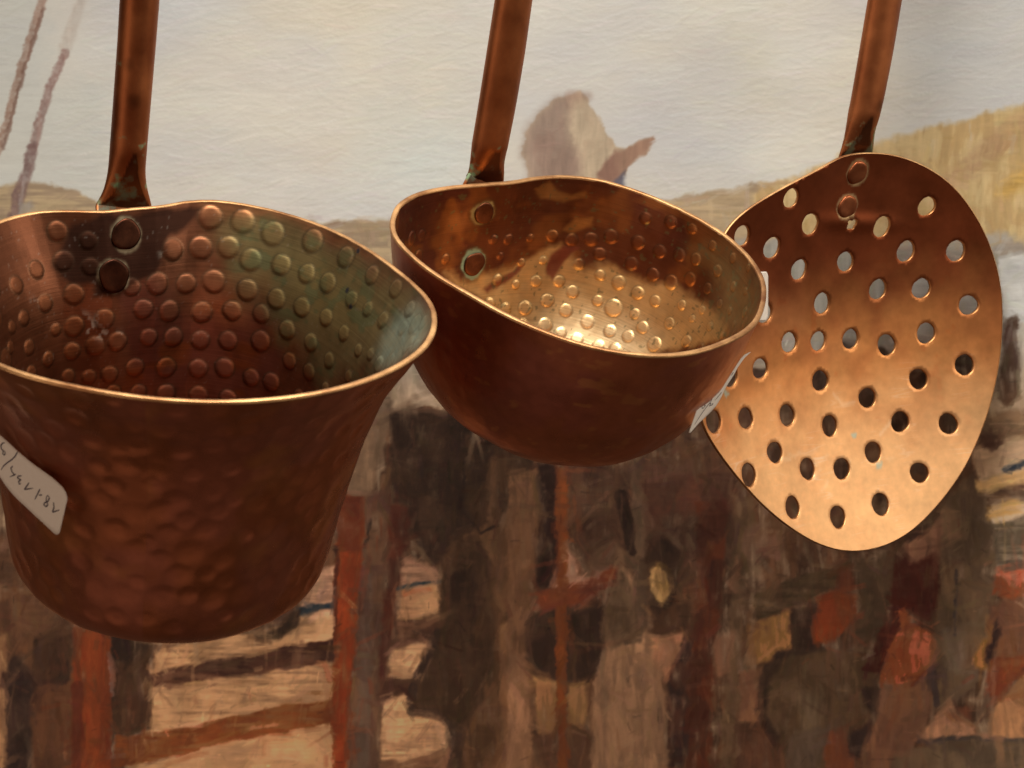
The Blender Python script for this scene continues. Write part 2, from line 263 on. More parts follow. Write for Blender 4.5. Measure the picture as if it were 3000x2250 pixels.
def math_node(nodes, links, op, a, b=None):
    n = nodes.new("ShaderNodeMath"); n.operation = op
    for i, v in enumerate((a, b)):
        if v is None:
            continue
        if isinstance(v, (int, float)):
            n.inputs[i].default_value = v
        else:
            links.new(v, n.inputs[i])
    return n.outputs[0]


def wall_copper(name, streak=0.5, grain=0.1, scratch=0.0):
    """copper whose colour, patina and polish come with the sheet; turning marks run round the wall"""
    m, nd, lk, bs = newmat(name)
    col = N(nd, "ShaderNodeAttribute", attribute_name="Col")
    pat = N(nd, "ShaderNodeAttribute", attribute_name="Pat")
    rgh = N(nd, "ShaderNodeAttribute", attribute_name="Rgh")
    uv = N(nd, "ShaderNodeUVMap", uv_map="wall")
    mp = N(nd, "ShaderNodeMapping"); mp.inputs["Scale"].default_value = (5, 150, 1)
    lk.new(uv.outputs[0], mp.inputs[0])
    st = N(nd, "ShaderNodeTexNoise"); st.inputs["Scale"].default_value = 1.0; st.inputs["Detail"].default_value = 4
    lk.new(mp.outputs[0], st.inputs["Vector"])
    tc = N(nd, "ShaderNodeTexCoord")
    fine = N(nd, "ShaderNodeTexNoise"); fine.inputs["Scale"].default_value = 260; fine.inputs["Detail"].default_value = 5
    lk.new(tc.outputs["Object"], fine.inputs["Vector"])
    mid = N(nd, "ShaderNodeTexNoise"); mid.inputs["Scale"].default_value = 60; mid.inputs["Detail"].default_value = 6
    lk.new(tc.outputs["Object"], mid.inputs["Vector"])
    s1 = math_node(nd, lk, "MULTIPLY", math_node(nd, lk, "SUBTRACT", st.outputs[0], 0.5), 0.9 * streak)
    s2 = math_node(nd, lk, "MULTIPLY", math_node(nd, lk, "SUBTRACT", mid.outputs[0], 0.5), 0.55)
    s3 = math_node(nd, lk, "MULTIPLY", math_node(nd, lk, "SUBTRACT", fine.outputs[0], 0.5), 0.35)
    v = math_node(nd, lk, "ADD", math_node(nd, lk, "ADD", s1, s2), math_node(nd, lk, "ADD", s3, 1.0))
    mul = N(nd, "ShaderNodeVectorMath", operation="SCALE")
    lk.new(col.outputs["Color"], mul.inputs[0]); lk.new(v, mul.inputs["Scale"])
    cout = mul.outputs[0]
    if scratch:
        # hairline scratches: thin level lines of stretched noise in two directions
        acc = None
        for rot, sc in ((0.5, (14, 160, 14)), (-0.9, (10, 120, 10)), (1.9, (18, 190, 18))):
            m2 = N(nd, "ShaderNodeMapping"); m2.inputs["Rotation"].default_value = (0, 0, rot); m2.inputs["Scale"].default_value = sc
            lk.new(tc.outputs["Object"], m2.inputs[0])
            sn = N(nd, "ShaderNodeTexNoise"); sn.inputs["Scale"].default_value = 1.0; sn.inputs["Detail"].default_value = 1
            lk.new(m2.outputs[0], sn.inputs["Vector"])
            dd = math_node(nd, lk, "ABSOLUTE", math_node(nd, lk, "SUBTRACT", sn.outputs[0], 0.5))
            mr = N(nd, "ShaderNodeMapRange"); mr.inputs["From Min"].default_value = 0.010; mr.inputs["From Max"].default_value = 0.002
            lk.new(dd, mr.inputs["Value"])
            acc = mr.outputs[0] if acc is None else math_node(nd, lk, "MAXIMUM", acc, mr.outputs[0])
        gate = N(nd, "ShaderNodeMapRange"); gate.inputs["From Min"].default_value = 0.52; gate.inputs["From Max"].default_value = 0.66
        lk.new(mid.outputs[0], gate.inputs["Value"])
        sep = N(nd, "ShaderNodeSeparateXYZ"); lk.new(tc.outputs["Object"], sep.inputs[0])
        low = N(nd, "ShaderNodeMapRange"); low.inputs["From Min"].default_value = 0.0; low.inputs["From Max"].default_value = -0.04
        lk.new(sep.outputs[1], low.inputs["Value"])
        acc = math_node(nd, lk, "MULTIPLY", acc, low.outputs[0])
        fac = math_node(nd, lk, "MULTIPLY", math_node(nd, lk, "MULTIPLY", acc, gate.outputs[0]), scratch)
        ms = N(nd, "ShaderNodeMix", data_type="RGBA")
        lk.new(fac, ms.inputs[0]); lk.new(cout, ms.inputs[6]); ms.inputs[7].default_value = (0.86, 0.72, 0.55, 1)
        cout = ms.outputs[2]
    lk.new(cout, bs.inputs["Base Color"])
    met = math_node(nd, lk, "SUBTRACT", 1.0, math_node(nd, lk, "MULTIPLY", pat.outputs["Fac"], 0.85))
    lk.new(met, bs.inputs["Metallic"])
    r = math_node(nd, lk, "ADD", rgh.outputs["Fac"], math_node(nd, lk, "MULTIPLY", s2, 0.35))
    r2 = math_node(nd, lk, "ADD", r, math_node(nd, lk, "MULTIPLY", s1, 0.15))
    lk.new(r2, bs.inputs["Roughness"])
    b = N(nd, "ShaderNodeBump"); b.inputs["Strength"].default_value = 0.35; b.inputs["Distance"].default_value = 0.0003
    hsum = math_node(nd, lk, "ADD", math_node(nd, lk, "MULTIPLY", st.outputs[0], streak),
                     math_node(nd, lk, "MULTIPLY", fine.outputs[0], grain * 4))
    lk.new(hsum, b.inputs["Height"])
    lk.new(b.outputs[0], bs.inputs["Normal"])
    return m


def plain_copper(name, colA, colB, rough, scale=40, green=None, bump=0.15):
    m, nd, lk, bs = newmat(name)
    tc = N(nd, "ShaderNodeTexCoord")
    n1 = N(nd, "ShaderNodeTexNoise"); n1.inputs["Scale"].default_value = scale; n1.inputs["Detail"].default_value = 8
    n1.inputs["Roughness"].default_value = 0.6
    lk.new(tc.outputs["Object"], n1.inputs["Vector"])
    rp = N(nd, "ShaderNodeValToRGB")
    rp.color_ramp.elements[0].position = 0.35; rp.color_ramp.elements[0].color = (*colA, 1)
    rp.color_ramp.elements[1].position = 0.68; rp.color_ramp.elements[1].color = (*colB, 1)
    lk.new(n1.outputs[0], rp.inputs[0])
    cout = rp.outputs[0]
    bs.inputs["Metallic"].default_value = 1.0
    if green:
        at = N(nd, "ShaderNodeAttribute", attribute_name="Pat")
        n2 = N(nd, "ShaderNodeTexNoise"); n2.inputs["Scale"].default_value = 170; n2.inputs["Detail"].default_value = 5
        lk.new(tc.outputs["Object"], n2.inputs["Vector"])
        k = math_node(nd, lk, "ADD", at.outputs["Fac"], math_node(nd, lk, "SUBTRACT", n2.outputs[0], 0.98))
        mr = N(nd, "ShaderNodeMapRange"); mr.inputs["From Min"].default_value = 0.0; mr.inputs["From Max"].default_value = 0.12
        lk.new(k, mr.inputs["Value"])
        mx = N(nd, "ShaderNodeMix", data_type="RGBA")
        lk.new(mr.outputs[0], mx.inputs[0]); lk.new(cout, mx.inputs[6]); mx.inputs[7].default_value = (*green, 1)
        cout = mx.outputs[2]
        lk.new(math_node(nd, lk, "SUBTRACT", 1.0, mr.outputs[0]), bs.inputs["Metallic"])
        # black spots here and there; dark reflection painted onto the hammered flat
        n3 = N(nd, "ShaderNodeTexVoronoi"); n3.inputs["Scale"].default_value = 55
        lk.new(tc.outputs["Object"], n3.inputs["Vector"])
        ms = N(nd, "ShaderNodeMapRange"); ms.inputs["From Min"].default_value = 0.24; ms.inputs["From Max"].default_value = 0.12
        lk.new(n3.outputs["Distance"], ms.inputs["Value"])
        flat_refl = N(nd, "ShaderNodeAttribute", attribute_name="Rgh")
        kk = math_node(nd, lk, "MAXIMUM", math_node(nd, lk, "MULTIPLY", ms.outputs[0], 0.55), math_node(nd, lk, "MULTIPLY", flat_refl.outputs["Fac"], 0.72))
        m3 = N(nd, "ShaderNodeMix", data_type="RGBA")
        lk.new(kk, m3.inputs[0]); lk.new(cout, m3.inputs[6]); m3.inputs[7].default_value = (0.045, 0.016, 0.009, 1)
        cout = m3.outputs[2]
    lk.new(cout, bs.inputs["Base Color"])
    r = math_node(nd, lk, "ADD", math_node(nd, lk, "MULTIPLY", n1.outputs[0], 0.25), rough - 0.12)
    lk.new(r, bs.inputs["Roughness"])
    b = N(nd, "ShaderNodeBump"); b.inputs["Strength"].default_value = bump; b.inputs["Distance"].default_value = 0.0006
    lk.new(n1.outputs[0], b.inputs["Height"]); lk.new(b.outputs[0], bs.inputs["Normal"])
    return m


M_IN = wall_copper("tarnished_copper_wall", 0.6, 0.1)
M_IN2 = wall_copper("golden_copper_wall", 0.5, 0.1)
M_SK = wall_copper("polished_copper_sheet", 0.12, 0.1, 0.38)
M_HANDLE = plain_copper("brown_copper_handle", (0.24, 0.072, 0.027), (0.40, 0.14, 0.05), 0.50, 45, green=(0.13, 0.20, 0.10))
M_RIM = plain_copper("worn_bright_copper_edge", (0.26, 0.105, 0.042), (0.76, 0.47, 0.22), 0.50, 34, bump=0.10)
M_RIVET = plain_copper("dark_copper_rivet", (0.10, 0.034, 0.017), (0.20, 0.07, 0.032), 0.46, 150)
M_RIVET_BLACK = plain_copper("blackened_copper_rivet", (0.035, 0.013, 0.008), (0.07, 0.025, 0.013), 0.40, 150)
M_RIVET_RED = plain_copper("red_copper_rivet", (0.28, 0.085, 0.036), (0.38, 0.13, 0.055), 0.42, 150)


def paper_mat():
    m, nd, lk, bs = newmat("cream_paper")
    n = N(nd, "ShaderNodeTexNoise"); n.inputs["Scale"].default_value = 900; n.inputs["Detail"].default_value = 4
    tc = N(nd, "ShaderNodeTexCoord"); lk.new(tc.outputs["Object"], n.inputs["Vector"])
    rp = N(nd, "ShaderNodeValToRGB")
    rp.color_ramp.elements[0].color = (0.82, 0.74, 0.64, 1); rp.color_ramp.elements[1].color = (0.90, 0.83, 0.74, 1)
    lk.new(n.outputs[0], rp.inputs[0]); lk.new(rp.outputs[0], bs.inputs["Base Color"])
    bs.inputs["Roughness"].default_value = 0.7
    b = N(nd, "ShaderNodeBump"); b.inputs["Strength"].default_value = 0.1; b.inputs["Distance"].default_value = 0.0002
    lk.new(n.outputs[0], b.inputs["Height"]); lk.new(b.outputs[0], bs.inputs["Normal"])
    return m


M_PAPER = paper_mat()
M_INK, _, _, _b = newmat("violet_black_ink")
_b.inputs["Base Color"].default_value = (0.045, 0.025, 0.05, 1)
_b.inputs["Roughness"].default_value = 0.6


def paint_mat():
    m, nd, lk, bs = newmat("oil_paint_on_canvas")
    col = N(nd, "ShaderNodeAttribute", attribute_name="Col")
    tc = N(nd, "ShaderNodeTexCoord")
    mp = N(nd, "ShaderNodeMapping"); mp.inputs["Scale"].default_value = (1.0, 1.0, 4.0)
    mp.inputs["Rotation"].default_value = (0, math.radians(8), 0)
    lk.new(tc.outputs["Object"], mp.inputs[0])
    n1 = N(nd, "ShaderNodeTexNoise"); n1.inputs["Scale"].default_value = 300; n1.inputs["Detail"].default_value = 7
    n1.inputs["Roughness"].default_value = 0.65; n1.inputs["Distortion"].default_value = 0.15
    lk.new(mp.outputs[0], n1.inputs["Vector"])
    n2 = N(nd, "ShaderNodeTexNoise"); n2.inputs["Scale"].default_value = 900; n2.inputs["Detail"].default_value = 3
    lk.new(tc.outputs["Object"], n2.inputs["Vector"])
    v = math_node(nd, lk, "ADD", math_node(nd, lk, "MULTIPLY", math_node(nd, lk, "SUBTRACT", n1.outputs[0], 0.5), 0.16), 1.0)
    mul = N(nd, "ShaderNodeVectorMath", operation="SCALE")
    lk.new(col.outputs["Color"], mul.inputs[0]); lk.new(v, mul.inputs["Scale"])
    lk.new(mul.outputs[0], bs.inputs["Base Color"])
    bs.inputs["Roughness"].default_value = 0.5
    bs.inputs["Specular IOR Level"].default_value = 0.35
    h = math_node(nd, lk, "ADD", n1.outputs[0], math_node(nd, lk, "MULTIPLY", n2.outputs[0], 0.5))
    b = N(nd, "ShaderNodeBump"); b.inputs["Strength"].default_value = 0.05; b.inputs["Distance"].default_value = 0.0002
    lk.new(h, b.inputs["Height"]); lk.new(b.outputs[0], bs.inputs["Normal"])
    return m


M_PAINT = paint_mat()

# ------------------------------------------------------------------ the oil painting
# A real canvas with raised strokes: one vertex per dab of the sketch grid, colour carried by the paint itself.
STEP = 3.2
GX = np.arange(-520, 3520.1, STEP)
GY = np.arange(-420, 2680.1, STEP)
PX, PY = np.meshgrid(GX, GY)
HH, WW = PX.shape
rng = np.random.default_rng(7)
IMG = np.zeros((HH, WW, 3))
HGT = np.zeros((HH, WW))
WN1 = fbm(PX / 38, PY / 38, 3, 4) - 0.5
WN2 = fbm(PX / 38, PY / 38, 9, 4) - 0.5
WF1 = fbm(PX / 11, PY / 11, 5, 2) - 0.5
MID = fbm(PX / 75, PY / 120, 29, 4) - 0.5
HS = fbm(PX / 90, PY / 9, 21, 3) - 0.5          # bristle marks along x
VS = fbm((PX + 30 * fbm(PX / 120, PY / 120, 27, 2)) / 13, PY / 90, 23, 4) - 0.5         # bristle marks along y


def c8(r, g, b):
    return np.array((r, g, b)) / 255.0


def win(x0, y0, x1, y1):
    i0 = max(0, int((y0 - GY[0]) / STEP)); i1 = min(HH, int((y1 - GY[0]) / STEP) + 2)
    j0 = max(0, int((x0 - GX[0]) / STEP)); j1 = min(WW, int((x1 - GX[0]) / STEP) + 2)
    return slice(i0, i1), slice(j0, j1)


def fill(pts, col, soft=9, rag=12, a=1.0, d="v", tex=0.13, k=(0, 0, 1.0), col2=None):
    """one laid-in patch of paint with a ragged brushed edge; k = sheet offset and scale of the sketch"""
    p = np.array(pts, float).reshape(-1, 2) / k[2] + (k[0], k[1])
    w = win(*(p.min(0) - 40), *(p.max(0) + 40))
    x = PX[w] + rag * 1.6 * WN1[w] + rag * 0.9 * WF1[w]
    y = PY[w] + rag * 1.6 * WN2[w]
    sd = poly_sd(x, y, p)
    al = a * sstep(soft, -soft, sd)[..., None]
    st = (VS if d == "v" else HS)[w]
    c = np.array(col) / 255.0
    c = c * np.ones(sd.shape + (3,))
    if col2 is not None:
        m = sstep(0.42, 0.62, fbm(PX[w] / 70, PY[w] / 70, len(pts) * 3 + int(col2[0]), 3) + st * 0.4)[..., None]
        c = c * (1 - m) + np.array(col2) / 255.0 * m
    al = (al * np.clip(.80 + 1.0 * (st + .15 + .8 * WN2[w]), .35, 1)[..., None]) if PY[w].mean() > 1000 else al
    c = c * (1 + .40 * MID[w][..., None]) if PY[w].mean() > 1000 else c
    c = c * (1 + tex * 2 * st[..., None] + 0.25 * tex * WF1[w][..., None])
    IMG[w] = IMG[w] * (1 - al) + c * al
    edge = np.exp(-(sd / 7.0) ** 2)
    HGT[w] += 0.10 * edge * (0.5 + WF1[w]) * a


def stroke(pts, w0, w1, col, soft=4, rag=8, a=1.0, k=(0, 0, 1.0), a1=None):
    p = np.array(pts, float).reshape(-1, 2) / k[2] + (k[0], k[1])
    m = max(w0, w1) + 40
    w = win(*(p.min(0) - m), *(p.max(0) + m))
    dist, t = line_d(PX[w] + rag * 1.4 * WN1[w] + rag * WF1[w], PY[w] + rag * 1.4 * WN2[w], p)
    wd = w0 + (w1 - w0) * t
    aa = a + ((a1 if a1 is not None else a) - a) * t
    al = (aa * sstep(soft, -soft, dist - wd) * (0.85 + 0.6 * WF1[w]))[..., None].clip(0, 1)
    c = np.array(col) / 255.0 * (1 + 0.3 * VS[w][..., None])
    IMG[w] = IMG[w] * (1 - al) + c * al
    HGT[w] += 0.12 * al[..., 0]


S0 = (0, 0, 1 / 1.3562)        # broad sketch
U1 = (0, 0, 2.212)             # upper left sheet
U2 = (1000, 0, 2.212)
U3 = (2000, 0, 2.212)
L1 = (0, 1250, 1.4747)         # lower left sheet
L2 = (1500, 1250, 1.4747)      # lower right sheet
RS = (2000, 400, 1.327)        # right edge sheet

# sky
n = fbm(PX / 420, PY / 300, 40, 4)
n2 = fbm(PX / 260, PY / 150, 41, 4)
sky = c8(208, 199, 181) * np.ones((HH, WW, 3))
sky = sky + (n[..., None] - 0.5) * c8(14, 8, -6) * 2.0 + (n2[..., None] - 0.5) * c8(10, 12, 10) * 1.6
IMG[:] = sky
fill([150, 260, 330, 220, 330, 640, 260, 1000, 90, 1300, 0, 1300, -400, 900, -400, 0, 120, -400], (190, 189, 176), 60, 40, .55, "h", .05)
fill([620, 900, 860, 880, 840, 1180, 640, 1330, 400, 1260, 300, 1080], (202, 203, 190), 80, 40, .5, "h", .05, U2)
fill([100, 700, 700, 600, 900, 1000, 500, 1300, 0, 1200], (202, 201, 187), 90, 40, .45, "h", .05, U2)
fill([1100, 300, 1900, 200, 2300, 500, 2200, 900, 1300, 800], (214, 203, 184), 90, 40, .5, "h", .05, U1)
fill([300, 200, 600, 300, 640, 700, 420, 760], (200, 190, 158), 70, 40, .35, "h", .05, U3)
# land behind, hill on the right
fill([-600, 470, 20, 400, 90, 388, 200, 430, 245, 458, 330, 470, 640, 480, 860, 472, 1000, 460, 1400, 440, 1600, 400, 1700, 396, 1700, 640, -600, 680], (160, 135, 105), 9, 22, 1, "h", .11, S0, (176, 150, 112))
fill([1380, 446, 1480, 425, 1600, 402, 1640, 420, 1640, 520, 1400, 510], (186, 158, 118), 10, 18, .8, "h", .11, S0)
fill([1620, 420, 1700, 392, 1800, 345, 1900, 300, 2050, 268, 2260, 205, 2700, 150, 2700, 600, 2140, 560, 1900, 540, 1640, 540], (192, 156, 102), 14, 24, 1, "v", .08, S0, (204, 172, 118))
fill([2120, 1160, 2212, 1080, 2260, 1200, 2130, 1290, 2050, 1250], (200, 154, 74), 26, 20, .8, "h", .2, U3)
fill([2050, 760, 2212, 720, 2260, 900, 2080, 900], (192, 160, 100), 30, 20, .7, "h", .2, U3)
stroke([1690, 1240, 1850, 1100, 2000, 960, 2200, 800], 26, 34, (170, 126, 92), 18, 16, .5, U3)
# quay wall, pale water
fill([-600, 660, 700, 640, 1520, 520, 2160, 505, 2212, 520, 2700, 520, 2700, 900, -600, 940], (172, 158, 138), 16, 24, 1, "h", .11, S0, (150, 134, 116))
fill([1640, 520, 1900, 520, 1980, 620, 1900, 760, 1640, 800], (158, 150, 132), 12, 14, .9, "v", .15, S0)
fill([1960, 560, 2120, 570, 2130, 700, 2040, 760, 1960, 720], (206, 200, 184), 10, 14, .95, "h", .12, S0)
fill([2150, 560, 2260, 540, 2500, 560, 2500, 720, 2170, 720], (200, 194, 182), 10, 16, .95, "h", .12, S0)
fill([2170, 690, 2198, 680, 2205, 860, 2180, 880, 2158, 860], (92, 66, 50), 8, 12, 1, "v", .2, S0)
fill([2200, 700, 2300, 690, 2300, 860, 2206, 860], (186, 172, 152), 8, 12, 1, "v", .2, S0)
# dark crowd mass: everything lower down is laid over this
fill([-600, 780, 700, 800, 860, 880, 1500, 860, 1580, 800, 1760, 780, 1800, 730, 1960, 770, 2110, 760, 2140, 850, 2130, 1240, 2700, 1300, 2700, 2000, -600, 2000], (66, 48, 37), 10, 30, 1, "v", .3, S0, (84, 60, 44))
fill([835, 810, 905, 800, 900, 890, 850, 900, 830, 960, 800, 1080, 740, 1080, 740, 1000], (122, 104, 86), 10, 16, 1, "v", .25, S0, (98, 84, 70))
fill([850, 800, 900, 795, 905, 850, 850, 890], (170, 156, 136), 10, 14, .9, "v", .15, S0)

# ---- lower left sheet
def F1(p, c, c2=None, **kw): fill(p, c, k=L1, col2=c2, **kw)
F1([-300, 560, 320, 560, 320, 1600, -300, 1600], (76, 53, 38), (98, 66, 44))
F1([-300, 900, 28, 900, 28, 1600, -300, 1600], (160, 128, 94), (130, 100, 72))
F1([0, 1060, 300, 1060, 300, 1110, 0, 1130], (58, 36, 30))
F1([28, 985, 90, 995, 140, 1060, 155, 1130, 132, 1200, 142, 1600, 22, 1600], (38, 28, 26), (52, 38, 34))
F1([145, 915, 300, 900, 305, 1095, 150, 1095], (46, 33, 26), (62, 42, 30))
F1([145, 1120, 305, 1110, 305, 1600, 140, 1600], (92, 60, 40), (74, 48, 34))
F1([0, 760, 150, 700, 300, 850, 180, 900, 40, 1000], (98, 70, 50), (72, 50, 38), a=.8)
# pale boards between the rails
F1([690, 960, 1440, 820, 1440, 1600, 470, 1600, 640, 1300, 660, 1000], (166, 133, 98), (180, 146, 110), d="h")
F1([600, 1440, 1430, 1290, 1430, 1600, 560, 1600], (176, 143, 106), (162, 130, 98), d="h")
F1([1350, 640, 1455, 590, 1450, 765, 1290, 785], (168, 134, 116), (182, 148, 126), d="h")
F1([1280, 815, 1445, 795, 1440, 925, 1230, 945, 1150, 925], (172, 140, 104), (186, 152, 118), d="h")
F1([1340, 806, 1440, 785, 1442, 812, 1330, 836], (206, 166, 142), d="h", a=.8)
F1([1278, 784, 1360, 768, 1446, 752, 1446, 786, 1370, 798, 1290, 820], (24, 44, 66), soft=5)
F1([1095, 900, 1200, 868, 1292, 795, 1286, 862, 1200, 912, 1110, 916], (36, 26, 20))
F1([470, 890, 650, 925, 652, 1300, 500, 1335, 470, 1330], (62, 42, 29), (48, 34, 25))
F1([480, 900, 560, 920, 560, 1010, 480, 1000], (38, 27, 24), a=.8)
F1([655, 1068, 800, 1030, 950, 1000, 1100, 985, 1250, 940, 1445, 922, 1442, 1012, 1250, 1045, 1000, 1080, 850, 1105, 660, 1128], (56, 33, 26), (72, 44, 34), d="h", soft=6)
F1([500, 1335, 750, 1312, 1000, 1252, 1250, 1200, 1455, 1180, 1445, 1285, 1250, 1320, 1000, 1360, 800, 1410, 560, 1465, 480, 1480], (138, 66, 34), (112, 52, 28), d="h", soft=6)
F1([318, 860, 472, 870, 478, 1600, 306, 1600], (140, 54, 27), (116, 46, 26), soft=6)
stroke([335, 1120, 330, 1600], 16, 14, (78, 36, 25), k=L1, a=.8)
stroke([400, 900, 395, 1600], 22, 22, (164, 68, 32), 10, k=L1, a=.6)
stroke([474, 1010, 486, 1160], 8, 6, (132, 108, 110), k=L1, a=.7)
# standing posts
F1([1555, 280, 1690, 270, 1705, 600, 1685, 1000, 1640, 1200, 1628, 1600, 1500, 1600, 1510, 1200, 1545, 900], (98, 73, 56), (78, 58, 48))
F1([1670, 340, 1785, 340, 1745, 600, 1705, 860, 1662, 1050, 1640, 1200, 1630, 1050, 1680, 600], (86, 41, 28), (68, 36, 28))
F1([1482, 288, 1562, 300, 1565, 560, 1535, 900, 1510, 1200, 1498, 1600, 1432, 1600, 1440, 1000, 1450, 600, 1462, 480, 1445, 400], (164, 58, 27), (142, 50, 26), soft=6)
F1([1440, 300, 1560, 290, 1562, 560, 1470, 520, 1440, 420], (100, 44, 30), (84, 38, 28), a=.85)
stroke([1458, 520, 1448, 920], 7, 6, (44, 28, 26), k=L1, a=.8)
stroke([1590, 640, 1575, 1200, 1560, 1600], 16, 20, (84, 76, 74), 8, k=L1, a=.6)
stroke([1600, 400, 1580, 520], 6, 4, (40, 32, 28), k=L1)
# cream patches between the posts and the crowd
F1([1745, 560, 1860, 605, 1908, 640, 1902, 682, 1728, 704], (162, 128, 108), (146, 112, 96), d="h")
F1([1722, 704, 1892, 682, 1892, 800, 1720, 842], (180, 145, 110), (166, 130, 98), d="h")
stroke([1722, 700, 1800, 682, 1902, 672], 6, 5, (34, 52, 66), k=L1)
stroke([1750, 722, 1860, 705], 9, 6, (176, 92, 58), k=L1, a=.6)
F1([1700, 850, 1892, 818, 1885, 912, 1695, 955], (78, 53, 41), (62, 42, 34), d="h")
F1([1690, 962, 1842, 928, 1795, 1070, 1680, 1082], (184, 150, 116), d="h")
F1([1640, 1088, 1795, 1072, 1775, 1190, 1636, 1182], (64, 41, 32), d="h")
F1([1655, 1200, 1750, 1158, 1862, 1228, 1922, 1280, 1928, 1390, 1800, 1452, 1640, 1442], (186, 152, 118), (198, 160, 122), d="h")
F1([1640, 1450, 1960, 1400, 1960, 1600, 1620, 1600], (138, 104, 80), (112, 82, 62), d="h")
# black block and the brown coats
F1([1690, -60, 2300, -60, 2300, 240, 1960, 540, 1860, 602, 1785, 480, 1765, 340, 1688, 330], (44, 32, 26), (56, 41, 32))
F1([1950, 470, 2145, 425, 2300, 380, 2300, 1600, 1945, 1600, 1992, 1330, 1905, 1242, 1768, 1222, 1800, 1050, 1882, 900, 1902, 640], (76, 55, 38), (92, 68, 48))
F1([2000, 100, 2200, 20, 2300, 20, 2300, 380, 2010, 440], (66, 48, 34), (50, 36, 28))
F1([1975, 500, 2060, 455, 2120, 600, 2140, 900, 2090, 1180, 2010, 1300, 1900, 1235, 1780, 1215, 1830, 1050, 1890, 900, 1905, 650], (56, 41, 30), (66, 49, 36))
F1([1918, 650, 2080, 600, 2092, 780, 2042, 870, 1952, 855], (46, 33, 26), (58, 42, 32))
F1([2150, 860, 2300, 840, 2300, 1600, 2100, 1600, 2170, 1300], (124, 92, 66), (106, 78, 56))
stroke([1890, 880, 1875, 960, 1800, 1070, 1775, 1200], 9, 14, (42, 32, 32), k=L1, a=.8)
stroke([1770, 1225, 1900, 1245, 1990, 1330, 1960, 1450, 1950, 1600], 12, 24, (50, 38, 33), k=L1, a=.8)
stroke([2010, 150, 1990, 350, 2080, 460, 2150, 430], 5, 4, (34, 25, 22), k=L1)
stroke([2130, 150, 2120, 400], 14, 10, (120, 90, 68), 8, k=L1, a=.5)

# ---- lower right sheet
def F2(p, c, c2=None, **kw): fill(p, c, k=L2, col2=c2, **kw)
F2([-20, 180, 125, 190, 105, 560, 112, 720, 62, 1000, 92, 1600, -20, 1600], (98, 72, 53), (118, 88, 66))
F2([-20, 980, 62, 980, 92, 1600, -20, 1600], (150, 116, 90), (128, 98, 76))
F2([118, 165, 205, 165, 195, 600, 162, 692, 105, 692, 110, 500], (40, 27, 25))
F2([240, 150, 1000, 140, 1010, 600, 560, 640, 300, 600], (64, 46, 37), (80, 58, 46))
F2([560, 250, 800, 205, 965, 195, 985, 330, 600, 390], (84, 52, 41), (66, 44, 36), d="h")
stroke([410, 285, 310, 400], 8, 5, (112, 86, 70), k=L2, a=.6)
F2([160, 692, 180, 620, 232, 480, 272, 590, 282, 640, 400, 605, 440, 598, 300, 690, 180, 705], (162, 127, 112))
F2([105, 720, 240, 690, 340, 650, 430, 608, 472, 598, 425, 690, 272, 770, 128, 792], (136, 62, 44), (110, 50, 38), d="h")
F2([70, 800, 405, 785, 405, 900, 345, 1085, 200, 1105, 55, 1010], (48, 36, 31), (62, 46, 38))
F2([290, 640, 380, 510, 440, 495, 500, 540, 560, 600, 520, 640, 440, 600, 330, 650], (104, 84, 66), (88, 70, 56))
F2([480, 600, 560, 700, 620, 900, 642, 1100, 665, 1180, 668, 1600, 326, 1600, 350, 1100, 402, 950, 378, 850], (130, 105, 84), (146, 118, 94))
F2([380, 850, 480, 605, 540, 760, 560, 930, 420, 960], (92, 78, 62), (78, 64, 50))
F2([90, 1080, 190, 1100, 190, 1340, 110, 1330], (160, 128, 84), (140, 104, 72))
F2([95, 1340, 340, 1300, 340, 1600, 90, 1600], (112, 80, 58), (84, 60, 46))
F2([240, 1120, 330, 1100, 310, 1300, 245, 1290], (136, 106, 72))
F2([188, 165, 242, 200, 236, 620, 242, 900, 228, 1150, 248, 1600, 205, 1600, 190, 1100, 188, 700], (142, 68, 38), (116, 58, 36), soft=5)
F2([515, 140, 552, 140, 575, 500, 585, 850, 550, 935, 526, 700], (72, 60, 50), (94, 78, 64))
stroke([470, 300, 520, 540], 22, 12, (40, 28, 25), k=L2)
F2([585, 570, 640, 490, 725, 515, 748, 640, 700, 770, 640, 830, 600, 780], (44, 32, 27), (56, 41, 33))
F2([592, 620, 640, 586, 690, 690, 682, 732, 640, 778, 598, 720], (170, 140, 84), (186, 158, 104))
F2([590, 885, 650, 800, 765, 755, 790, 895, 620, 905], (74, 52, 37), (58, 42, 32))
F2([600, 908, 745, 895, 705, 1050, 662, 1112, 618, 1010], (178, 138, 102), (160, 116, 92))
F2([668, 1080, 760, 900, 800, 1100, 740, 1600, 680, 1600], (68, 44, 38), (48, 36, 36))
F2([950, 290, 1045, 310, 1012, 700, 985, 1000, 952, 1600, 878, 1600, 920, 1100, 958, 700], (78, 63, 47), (96, 78, 60))
F2([795, 320, 935, 320, 905, 760, 866, 1000, 852, 1600, 748, 1600, 762, 1050, 800, 700], (90, 45, 28), (66, 36, 27), soft=6)
F2([948, 556, 985, 552, 972, 705, 944, 712], (122, 92, 72))
F2([1000, 435, 1172, 485, 1165, 575, 985, 545], (106, 82, 70), a=.7)
F2([880, 900, 955, 880, 940, 1060, 880, 1100], (126, 92, 74), a=.8)
F2([1020, 850, 1205, 795, 1205, 955, 1120, 1025, 1015, 1025], (132, 93, 58), (152, 112, 70))
F2([990, 1050, 1085, 1040, 1075, 1280, 980, 1290], (132, 95, 73), (112, 80, 62))
F2([980, 1290, 1120, 1260, 1170, 1600, 960, 1600], (70, 48, 38), (88, 60, 46))
F2([1200, 790, 1310, 760, 1320, 960, 1210, 960], (46, 34, 29))
